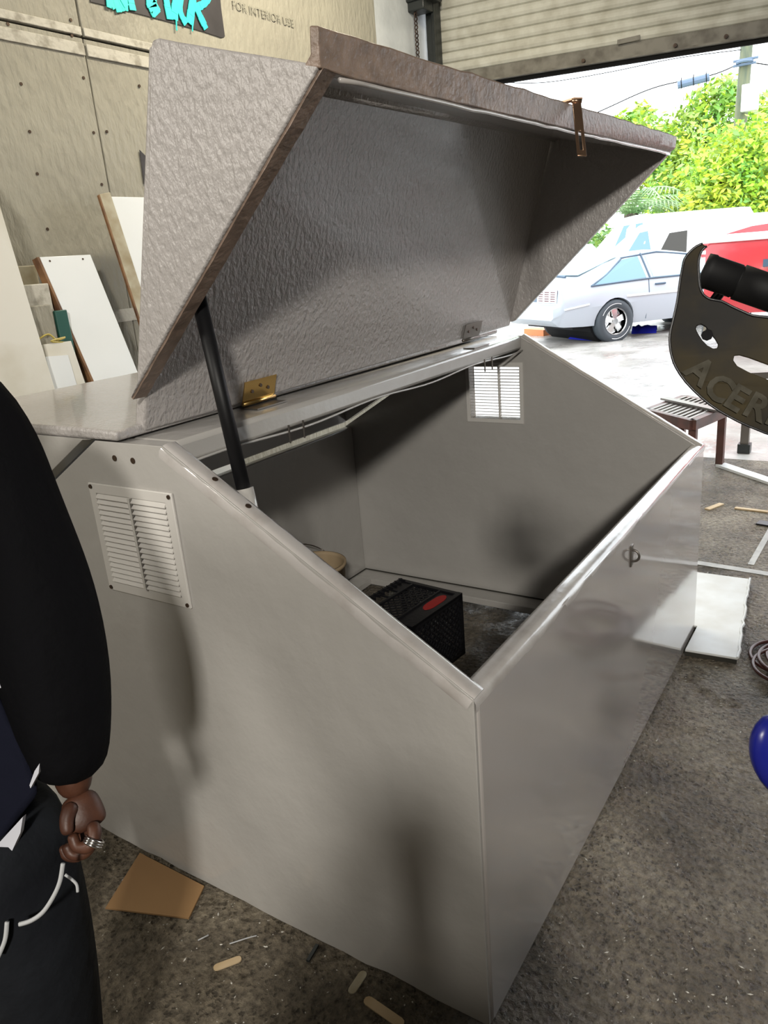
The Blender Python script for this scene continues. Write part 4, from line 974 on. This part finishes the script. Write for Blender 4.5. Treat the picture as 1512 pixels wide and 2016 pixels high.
tree('leafy_tree', [blob(1440, 320, 24.80, 1.33), blob(1500, 300, 24.80, 1.33), blob(1550, 340, 25.30, 1.45), blob(1400, 345, 24.40, 0.91), blob(1385, 370, 24.80, 0.60), blob(1460, 380, 24.40, 1.21), blob(1510, 395, 24.60, 1.33), blob(1385, 402, 24.20, 0.67), blob(1425, 412, 24.20, 0.72), blob(1360, 408, 24.30, 0.42), blob(1490, 432, 24.40, 1.09), blob(1560, 430, 24.80, 1.45), blob(1470, 285, 24.80, 0.72)],
     [on_dist(1443, 470, 25.0), on_dist(1441, 420, 25.0), on_dist(1438, 360, 25.0)], [leaf_a, leaf_a, leaf_b], 8500, .105, 'bright yellow-green leafy tree at right in front of the pole')
tree('leafy_tree', [blob(1405, 195, 34, 1.0), blob(1375, 225, 34, 1.0), blob(1420, 245, 34, 1.5), blob(1340, 280, 34, 1.3), blob(1300, 285, 35, 1.2), blob(1265, 270, 35, .9), blob(1390, 310, 33, 1.7), blob(1340, 330, 34, 1.6), blob(1430, 180, 34, .8), blob(1505, 215, 34, .9), blob(1520, 270, 33, 1.7), blob(1440, 290, 34, 1.5), blob(1360, 370, 33, 1.8), blob(1330, 415, 33, 1.7), blob(1290, 330, 35, 1.6), blob(1400, 420, 33, 2.2)],
     [on_dist(1380, 480, 34), on_dist(1380, 420, 34), on_dist(1385, 320, 34)], [leaf_b, leaf_b, leaf_a], 11000, .15, 'large airy mid-green tree behind the utility pole')
tree('leafy_tree', [blob(1262, 222, 45, .7), blob(1250, 245, 45, 1.0), blob(1232, 268, 45, 1.1), blob(1250, 280, 45, 2), blob(1200, 300, 45, 2), blob(1180, 340, 45, 2.5)],
     [on_dist(1230, 480, 45), on_dist(1235, 400, 45), on_dist(1240, 290, 45)], [leaf_b, leaf_a], 3500, .2, 'distant pale green tree rising just above the lid corner')
# palm: arching fronds, each its own part
pc_ = on_dist(1245, 420, 26); pm = empty('palm_tree', Vector((pc_.x, pc_.y, GZ)), 'palm with arching fronds between the lid edge and the leafy trees', 'tree', 'trees behind the parked cars')
obj('trunk', tube([Vector((pc_.x, pc_.y, GZ)), pc_+Vector((0, 0, -.4)), pc_], .2, 8, rs=[.3, .25, .18]), bark, pm)
for k in range(16):
    a = k*2*math.pi/16+.2; d = Vector((math.cos(a), math.sin(a), 0)); el = random.uniform(.55, 1.3); Lf = random.uniform(1.9, 2.6)
    bm = bmesh.new(); pts = [pc_+d*Lf*s*math.cos(el*(1-s*.7))+Vector((0, 0, Lf*(s*math.sin(el)-.75*s*s))) for s in [i/9 for i in range(10)]]
    add_tube(bm, pts, .02, 4); 
    for i in range(1, 10):
        t_ = (pts[i]-pts[i-1]).normalized(); sd = t_.cross(Vector((0, 0, 1))).normalized()
        for s in (-1, 1):
            for h in (0, .5):
                p = pts[i-1].lerp(pts[i], h); q_ = p+sd*s*.55*(1-abs(i/9-.45))+t_*.3+Vector((0, 0, -.22)); v = [bm.verts.new(x) for x in (p, p+t_*.06, q_)]; bm.faces.new(v)
    obj('frond', bm, leaf_c, pm)
# low shrub row and pale house wall behind the cars
for i, (px, l) in enumerate(((1215, 'low mixed shrub behind the white van'),)):
    c = on_dist(px, 440, 38); tree('shrub', [(Vector((c.x, c.y, GZ+1.0)), 1.3), (Vector((c.x+.8, c.y+1.2, GZ+1.2)), 1.4), (Vector((c.x-.5, c.y-1.2, GZ+1.1)), 1.3)], [Vector((c.x, c.y, 0)), Vector((c.x, c.y, 1))], [leaf_b, leaf_c], 3000, .15, l)

# ================================================================== MOTORCYCLE AT THE RIGHT EDGE
mo = empty('motorcycle', Vector((.15, -1.05, 0)), 'motorcycle whose smoky hand guard and black grip enter at the right edge', 'motorcycle')
gc = dep(1400, 660, .80); gn = (FW*.90+RX*.30-DN*.05).normalized()
GP = lambda px, py, lift=0: onp(px, py, gc, gn)
outer = [(1384, 477), (1372, 482), (1359, 493), (1348, 508), (1344, 525), (1339, 552), (1335, 582), (1331, 604), (1325, 631), (1319, 657), (1319, 680), (1323, 702), (1331, 723), (1350, 751), (1382, 783), (1416, 808), (1457, 830), (1493, 845), (1530, 858), (1600, 872), (1660, 868), (1690, 830), (1690, 720), (1670, 670), (1600, 642), (1540, 628), (1512, 624), (1483, 621), (1465, 614), (1442, 604), (1421, 593), (1399, 589), (1385, 580), (1378, 563), (1376, 535), (1376, 510), (1382, 491), (1392, 482)]
h1 = [(1373, 640), (1380, 638), (1389, 643), (1398, 655), (1408, 668), (1414, 678), (1412, 685), (1404, 686), (1393, 680), (1383, 670), (1374, 656), (1370, 647)]
h2 = [(1446, 700), (1456, 699), (1475, 704), (1512, 717), (1560, 732), (1610, 742), (1630, 752), (1625, 764), (1600, 766), (1550, 760), (1512, 746), (1475, 732), (1452, 720), (1444, 709)]
bm = holed([GP(*p) for p in outer], [[GP(*p) for p in h1], [GP(*p) for p in h2]], gn*.0035)
bmesh.ops.subdivide_edges(bm, edges=[e for e in bm.edges if e.calc_length() > .03], cuts=2)
gv = (GP(1400, 500)-GP(1400, 800)).normalized(); gu = gv.cross(gn).normalized()
def bend(p):
    a = (p-gc).dot(gu); b = (p-gc).dot(gv); return p+gn*(.9*(a*a)+.6*(b*b))*1.0
for v in bm.verts: v.co = bend(v.co)
hg = obj('hand_guard', bm, guard_m, mo, bevel=.001, label='smoky olive plastic hand guard')
edge = smooth_curve([bend(GP(*p)) for p in outer], 2); obj('guard_edge', tube(edge, .0014, 6), plast_black, hg, smooth=True)
# lettering along the lower rim
def letter(s, px, py, dx, dy, size):
    o_ = bend(GP(px, py)); e_ = bend(GP(px+dx, py+dy)); u_ = (e_-o_).normalized(); v_ = gn.cross(u_).normalized()
    if v_.dot(DN) > 0: v_ = -v_
    bm = text_bm(s, size, o_, u_, v_, .0006, 0, .03); w_ = u_.cross(v_).normalized()
    sh_ = -gn*.0012
    for q_ in bm.verts: q_.co = q_.co+sh_
    return bm
for s, px, py, dx, dy in (('A', 1345, 733, 12, 10), ('C', 1381, 768, 14, 10), ('E', 1422, 794, 14, 8), ('R', 1460, 812, 15, 7), ('B', 1505, 830, 15, 6), ('I', 1550, 838, 15, 4), ('S', 1570, 842, 15, 3)):
    obj('guard_lettering', letter(s, px, py, dx, dy, .036), guard_txt, hg)
gr0, gr1 = dep(1384, 531, .86), dep(1560, 592, .84)
obj('grip', tube([gr0, gr0.lerp(gr1, .08), gr0.lerp(gr1, .1), gr0.lerp(gr1, .38), gr0.lerp(gr1, .385), gr0.lerp(gr1, .40), gr0.lerp(gr1, .405), gr1], .019, 20, rs=[.0185, .0195, .0185, .0185, .0175, .0175, .0195, .0195]), rubber, mo, smooth=True)
hb = gr1+(gr1-gr0).normalized()*.22
obj('handlebar', tube(smooth_curve([gr1, hb, hb+Vector((.1, -.16, -.02)), hb+Vector((.18, -.42, -.02)), hb+Vector((.3, -.62, 0)), hb+Vector((.38, -.95, .02))], 5), .011, 10), plast_black, mo, smooth=True)
obj('guard_bracket', tube([bend(GP(1392, 660)), dep(1400, 600, .9), dep(1430, 560, .87)], .006, 8), plast_black, mo)
obj('fork_leg', tube([hb+Vector((.14, -.30, 0)), Vector((.75, -1.42, .42))], .024, 12), steel, mo, smooth=True)
obj('fork_leg', tube([hb+Vector((.20, -.48, 0)), Vector((.81, -1.60, .42))], .024, 12), steel, mo, smooth=True)
bm = bmesh.new(); add_ring(bm, (.78, -1.51, .345), (.32, -.95, 0), .30, .042, 36, 10); obj('front_wheel', bm, rubber, mo, smooth=True)
# blue shroud entering the frame
b0 = dep(1560, 1490, 1.0); bm = bmesh.new(); rows = []
for i in range(13):
    t = i/12*2-1; w = math.sqrt(max(0, 1-t*t)); cen = b0+DN*(.062*t)+RX*(.0+.010*t); rows.append([bm.verts.new(cen+RX*(.055*w*math.cos(a)+.0)+FW*(.03*w*math.sin(a))) for a in [k*2*math.pi/20 for k in range(20)]])
for a_, b_ in zip(rows, rows[1:]):
    for k in range(20):
        try: bm.faces.new((a_[k], a_[(k+1) % 20], b_[(k+1) % 20], b_[k]))
        except ValueError: pass
bmesh.ops.remove_doubles(bm, verts=bm.verts, dist=.0005)
obj('radiator_shroud', bm, blue_pl, mo, smooth=True, label='glossy blue plastic shroud')
obj('frame_tube', tube([b0+RX*.03, b0+Vector((.15, -.45, .1)), hb+Vector((.17, -.39, -.05))], .02, 10), black_steel, mo, smooth=True)
obj('lift_stand', box((.1, -1.6, 0), (.6, -1.1, .35)), black_steel, mo)
obj('frame_tube', tube([Vector((.35, -1.35, .3)), b0+Vector((.15, -.45, .1))], .03, 10), black_steel, mo, smooth=True)

# ================================================================== MAN AT THE LEFT EDGE
def skin_obj(name, joints, edges, m, parent, sub=2, root=0, bevel=0):
    base = world_loc(parent); me = bpy.data.meshes.new(name); me.from_pydata([Vector(j[0])-base for j in joints], edges, [])
    me.materials.append(m); o = bpy.data.objects.new(name, me); C.objects.link(o); o.parent = parent
    sk = o.modifiers.new('skin', 'SKIN'); sk.use_smooth_shade = True
    if not me.skin_vertices: 
        bm = bmesh.new(); bm.from_mesh(me); bm.verts.layers.skin.verify(); bm.to_mesh(me); bm.free()
    for i, j in enumerate(joints):
        r = j[1]; me.skin_vertices[0].data[i].radius = r if isinstance(r, tuple) else (r, r); me.skin_vertices[0].data[i].use_root = (i == root)
    ss = o.modifiers.new('sub', 'SUBSURF'); ss.levels = sub; ss.render_levels = sub
    return o
D0 = 1.13
mn = Vector((-.62, .78, 0))
man = empty('person', mn, 'person in black jacket and piped track trousers at left edge, ring on hanging hand', 'person')
# trunk centre line lies left of the frame
pel = dep(-105, 1700, 1.22); pel.z = .93
hipR, hipL = pel+Vector((.0, -.10, -.04)), pel+Vector((0, .11, -.04))
chest = pel+Vector((.0, .03, .36)); neck = pel+Vector((.0, .05, .60)); head = pel+Vector((.03, .06, .74))
shR = dep(-62, 760, 1.17); shL = shR+Vector((-.12, .42, 0)); 
elb = dep(110, 1270, 1.14); wri = dep(150, 1575, 1.15)
footR = Vector((hipR.x+.02, hipR.y-.02, .0)); footL = Vector((hipL.x-.1, hipL.y+.06, .0))
# body: one continuous surface (mostly clothed)
J = [(pel+Vector((0, 0, .06)), .045), (chest, .11), (neck, .055), (head, (.085, .10)), (head+Vector((0, 0, .12)), (.075, .09)), (shR, .055), (elb, .042), (wri, .027), (shL, .055), (shL+Vector((-.02, .08, -.30)), .042), (shL+Vector((.05, .06, -.56)), .027),
     (dep(20, 1745, 1.16), .035), (dep(62, 1900, 1.22), .05), (dep(115, 2130, 1.40), .045), (hipL, .04), (hipL+Vector((0, 0, -.42)), .055), (footL+Vector((-.02, 0, .09)), .045)]
E_ = [(0, 1), (1, 2), (2, 3), (3, 4), (1, 5), (5, 6), (6, 7), (1, 8), (8, 9), (9, 10), (0, 11), (11, 12), (12, 13), (0, 14), (14, 15), (15, 16)]
skin_obj('body', J, E_, skin, man)
# jacket with sleeve
jk = [(pel+Vector((0, 0, -.03)), .18), (chest, .175), (neck+Vector((0, 0, .01)), .085), (shR, .078), (dep(2, 960, 1.17), .083), (dep(72, 1180, 1.15), .094), (dep(112, 1330, 1.14), .086), (dep(133, 1460, 1.14), .068), (dep(143, 1545, 1.145), .050),
      (shL, .08), (shL+Vector((-.02, .08, -.30)), .07), (shL+Vector((.05, .06, -.54)), .05)]
skin_obj('jacket', jk, [(0, 1), (1, 2), (1, 3), (3, 4), (4, 5), (5, 6), (6, 7), (7, 8), (1, 9), (9, 10), (10, 11)], cloth, man)
obj('jacket_front', add_hexa(bmesh.new(), [dep(-60, 1250, 1.10), dep(52, 1480, 1.10), dep(78, 1560, 1.10), dep(-60, 1730, 1.10), dep(-60, 1250, 1.2), dep(52, 1480, 1.2), dep(78, 1560, 1.2), dep(-60, 1730, 1.2)]), navy, man, bevel=.01)
obj('shirt_tail', slab([dep(45, 1608, 1.09), dep(40, 1640, 1.09), dep(2, 1722, 1.09), dep(-30, 1760, 1.09), dep(-30, 1690, 1.09)], FW*.01), shirt_m, man)
obj('zip_edge', slab([dep(78, 1503, 1.085), dep(76, 1522, 1.085), dep(60, 1552, 1.085), dep(58, 1546, 1.085), dep(68, 1518, 1.085)], FW*.008), shirt_m, man)
obj('shirt_edge', slab([dep(-4, 1335, 1.085), dep(5, 1352, 1.085), dep(-2, 1356, 1.085)], FW*.008), shirt_m, man)
# trousers
kneeR = dep(70, 1905, 1.20)
tj = [(pel+Vector((0, 0, .07)), .150), (dep(20, 1745, 1.16), .115), (dep(62, 1900, 1.22), .105), (dep(115, 2130, 1.40), .088), (Vector((dep(125, 2300, 1.55).x, dep(125, 2300, 1.55).y, .09)), .075), (hipL, .11), (hipL+Vector((-.03, 0, -.42)), .09), (footL+Vector((-.02, 0, .10)), .075)]
skin_obj('trousers', tj, [(0, 1), (1, 2), (2, 3), (3, 4), (0, 5), (5, 6), (6, 7)], pants_m, man)
fr = tj[4][0]
def piping(pts, d, r=.0032):
    return obj('piping', tube(smooth_curve([dep(px, py, d) for px, py in pts], 5), r, 6), white_trim, man, smooth=True)
piping([(124, 1700), (118, 1735), (105, 1765), (85, 1795), (62, 1812), (38, 1820)], 1.055)
piping([(14, 1815), (10, 1850), (-4, 1885)], 1.06)
piping([(128, 1722), (142, 1732), (151, 1742), (153, 1756)], 1.10, .0022)
for f_, s_ in ((fr, 0), (footL, 1)):
    c = Vector((f_.x, f_.y, 0)); bm = bmesh.new(); g = []
    for i, (x, w, h) in enumerate(((-.10, .03, .05), (-.08, .042, .09), (0, .045, .10), (.08, .048, .07), (.15, .045, .055), (.19, .025, .035))):
        g.append([bm.verts.new(c+Vector((x, y*w, z_))) for y, z_ in ((-1, .002), (-1, h*.6), (-.5, h), (.5, h), (1, h*.6), (1, .002))])
    for a_, b_ in zip(g, g[1:]):
        for k in range(6): bm.faces.new((a_[k], a_[(k+1) % 6], b_[(k+1) % 6], b_[k]))
    bm.faces.new(g[0][::-1]); bm.faces.new(g[-1]); obj('shoe', bm, rubber, man, smooth=True)
# head details
bm = bmesh.new(); bmesh.ops.create_uvsphere(bm, u_segments=24, v_segments=16, radius=.105); 
for v in bm.verts: v.co = head+Vector((-.012, 0, .085))+Vector((v.co.x*1.02, v.co.y*.88, v.co.z*1.0))
for v in [v for v in bm.verts if v.co.x > head.x+.04 and v.co.z < head.z+.12]: v.co.x = head.x+.04
obj('hair', bm, hair_m, man, smooth=True)
# face and ears
def face(hd, fw_, m_par):
    fw_ = fw_.normalized(); sd_ = Vector((-fw_.y, fw_.x, 0))
    for sg in (-1, 1):
        c = hd+sd_*sg*.080+Vector((0, 0, .05)); obj('ear', add_ring(tube([c-sd_*sg*.01, c+sd_*sg*.006], .022, 12), c, sd_, .022, .006, 14, 6, squash=1.3), skin, m_par, smooth=True)
        e = hd+fw_*.080+sd_*sg*.032+Vector((0, 0, .065)); bmx = bmesh.new(); bmesh.ops.create_uvsphere(bmx, u_segments=12, v_segments=8, radius=.013); bmesh.ops.translate(bmx, verts=bmx.verts, vec=e); obj('eye', bmx, white_trim, m_par, smooth=True)
    n0 = hd+fw_*.085+Vector((0, 0, .07)); obj('nose', tube([n0, n0+fw_*.014+Vector((0, 0, -.03)), n0+fw_*.006+Vector((0, 0, -.045))], .01, 8, rs=[.006, .014, .009]), skin, m_par, smooth=True)
    l0_ = hd+fw_*.083+Vector((0, 0, -.008)); obj('mouth', tube([l0_-sd_*.024-fw_*.008, l0_, l0_+sd_*.024-fw_*.008], .006, 8), cable_m, m_par, smooth=True)
face(head, Vector((1, 0, 0)), man)
# hand: palm and five separate fingers
def hp_(px, py, d): return dep(px, py, d)
hb_ = .0
palm = [(hp_(150, 1560, 1.15), (.026, .020)), (hp_(160, 1585, 1.145), (.031, .021)), (hp_(167, 1612, 1.14), (.034, .022)), (hp_(174, 1634, 1.142), (.033, .021))]
skin_obj('hand', palm, [(0, 1), (1, 2), (2, 3)], skin, man)
fing = [
 [(180, 1616, 1.130, .0125), (190, 1644, 1.116, .0118), (177, 1670, 1.110, .0108), (150, 1668, 1.112, .0092), (141, 1640, 1.115, .0082)],
 [(176, 1616, 1.145, .0125), (185, 1654, 1.136, .0118), (164, 1684, 1.133, .0102), (140, 1684, 1.133, .0094), (129, 1660, 1.133, .0084)],
 [(170, 1618, 1.158, .012), (175, 1660, 1.155, .0112), (152, 1690, 1.152, .0096), (130, 1686, 1.150, .0088), (120, 1664, 1.15, .0078)],
 [(166, 1638, 1.178, .0095), (160, 1664, 1.178, .0086), (142, 1684, 1.174, .008), (122, 1678, 1.168, .0074), (116, 1660, 1.165, .007)],
 [(146, 1580, 1.130, .0125), (132, 1602, 1.116, .0120), (130, 1626, 1.108, .0105), (134, 1646, 1.104, .009)]]
for f_ in fing:
    skin_obj('finger', [(hp_(a, b, c_), r) for a, b, c_, r in f_], [(i, i+1) for i in range(len(f_)-1)], skin, man)
rc = hp_(184, 1657, 1.113); rd = (hp_(177, 1670, 1.110)-hp_(190, 1644, 1.116)).normalized()
bm = bmesh.new()
for k in (-.0035, 0, .0035): add_ring(bm, rc+rd*k, rd, .0130, .0021, 20, 6)
obj('ring', bm, silver, man, smooth=True, label='wide silver ring')

# ================================================================== MAN BEHIND THE CAMERA (his shadow lies across the bin)
mb = Vector((-1.62, -.92, 0))
ph = empty('person', mb, 'person behind the camera whose shadow lies across the end of the bin', 'person')
def Q(x, y, z): return mb+Vector((x, y, z))
fwd = Vector((.83, .56, 0)); sd = Vector((-.56, .83, 0))
def F(f_, l_, z): return mb+fwd*f_+sd*l_+Vector((0, 0, z))
J = [(F(0, 0, .95), .09), (F(0, 0, 1.28), .11), (F(.02, 0, 1.50), .06), (F(.05, 0, 1.63), (.08, .10)), (F(.05, 0, 1.74), (.07, .09)), (F(.0, .2, 1.42), .055), (F(.12, .21, 1.2), .042), (F(.30, .12, 1.45), .03),
     (F(.0, -.2, 1.42), .055), (F(.10, -.21, 1.2), .042), (F(.30, -.12, 1.45), .03), (F(0, .1, .9), .08), (F(.02, .12, .5), .06), (F(0, .13, .09), .045), (F(0, -.1, .9), .08), (F(.02, -.13, .5), .06), (F(0, -.14, .09), .045)]
skin_obj('body', J, [(0, 1), (1, 2), (2, 3), (3, 4), (1, 5), (5, 6), (6, 7), (1, 8), (8, 9), (9, 10), (0, 11), (11, 12), (12, 13), (0, 14), (14, 15), (15, 16)], skin, ph)
skin_obj('jacket', [(F(0, 0, .95), .16), (F(0, 0, 1.28), .165), (F(0, .2, 1.42), .075), (F(.12, .21, 1.2), .06), (F(.27, .15, 1.42), .045), (F(0, -.2, 1.42), .075), (F(.10, -.21, 1.2), .06), (F(.27, -.15, 1.42), .045)], [(0, 1), (1, 2), (2, 3), (3, 4), (1, 5), (5, 6), (6, 7)], cloth, ph)
skin_obj('trousers', [(F(0, 0, 1.03), .15), (F(.01, .11, .6), .09), (F(0, .13, .10), .07), (F(.01, -.12, .6), .09), (F(0, -.14, .10), .07)], [(0, 1), (1, 2), (0, 3), (3, 4)], pants_m, ph)
for l_ in (.13, -.14): obj('shoe', box((-.10, -.045, .0), (.18, .045, .08), Matrix((fwd, sd, (0, 0, 1))).transposed(), F(0, l_, 0)), rubber, ph, bevel=.02)
face(F(.05, 0, 1.63), fwd, ph)
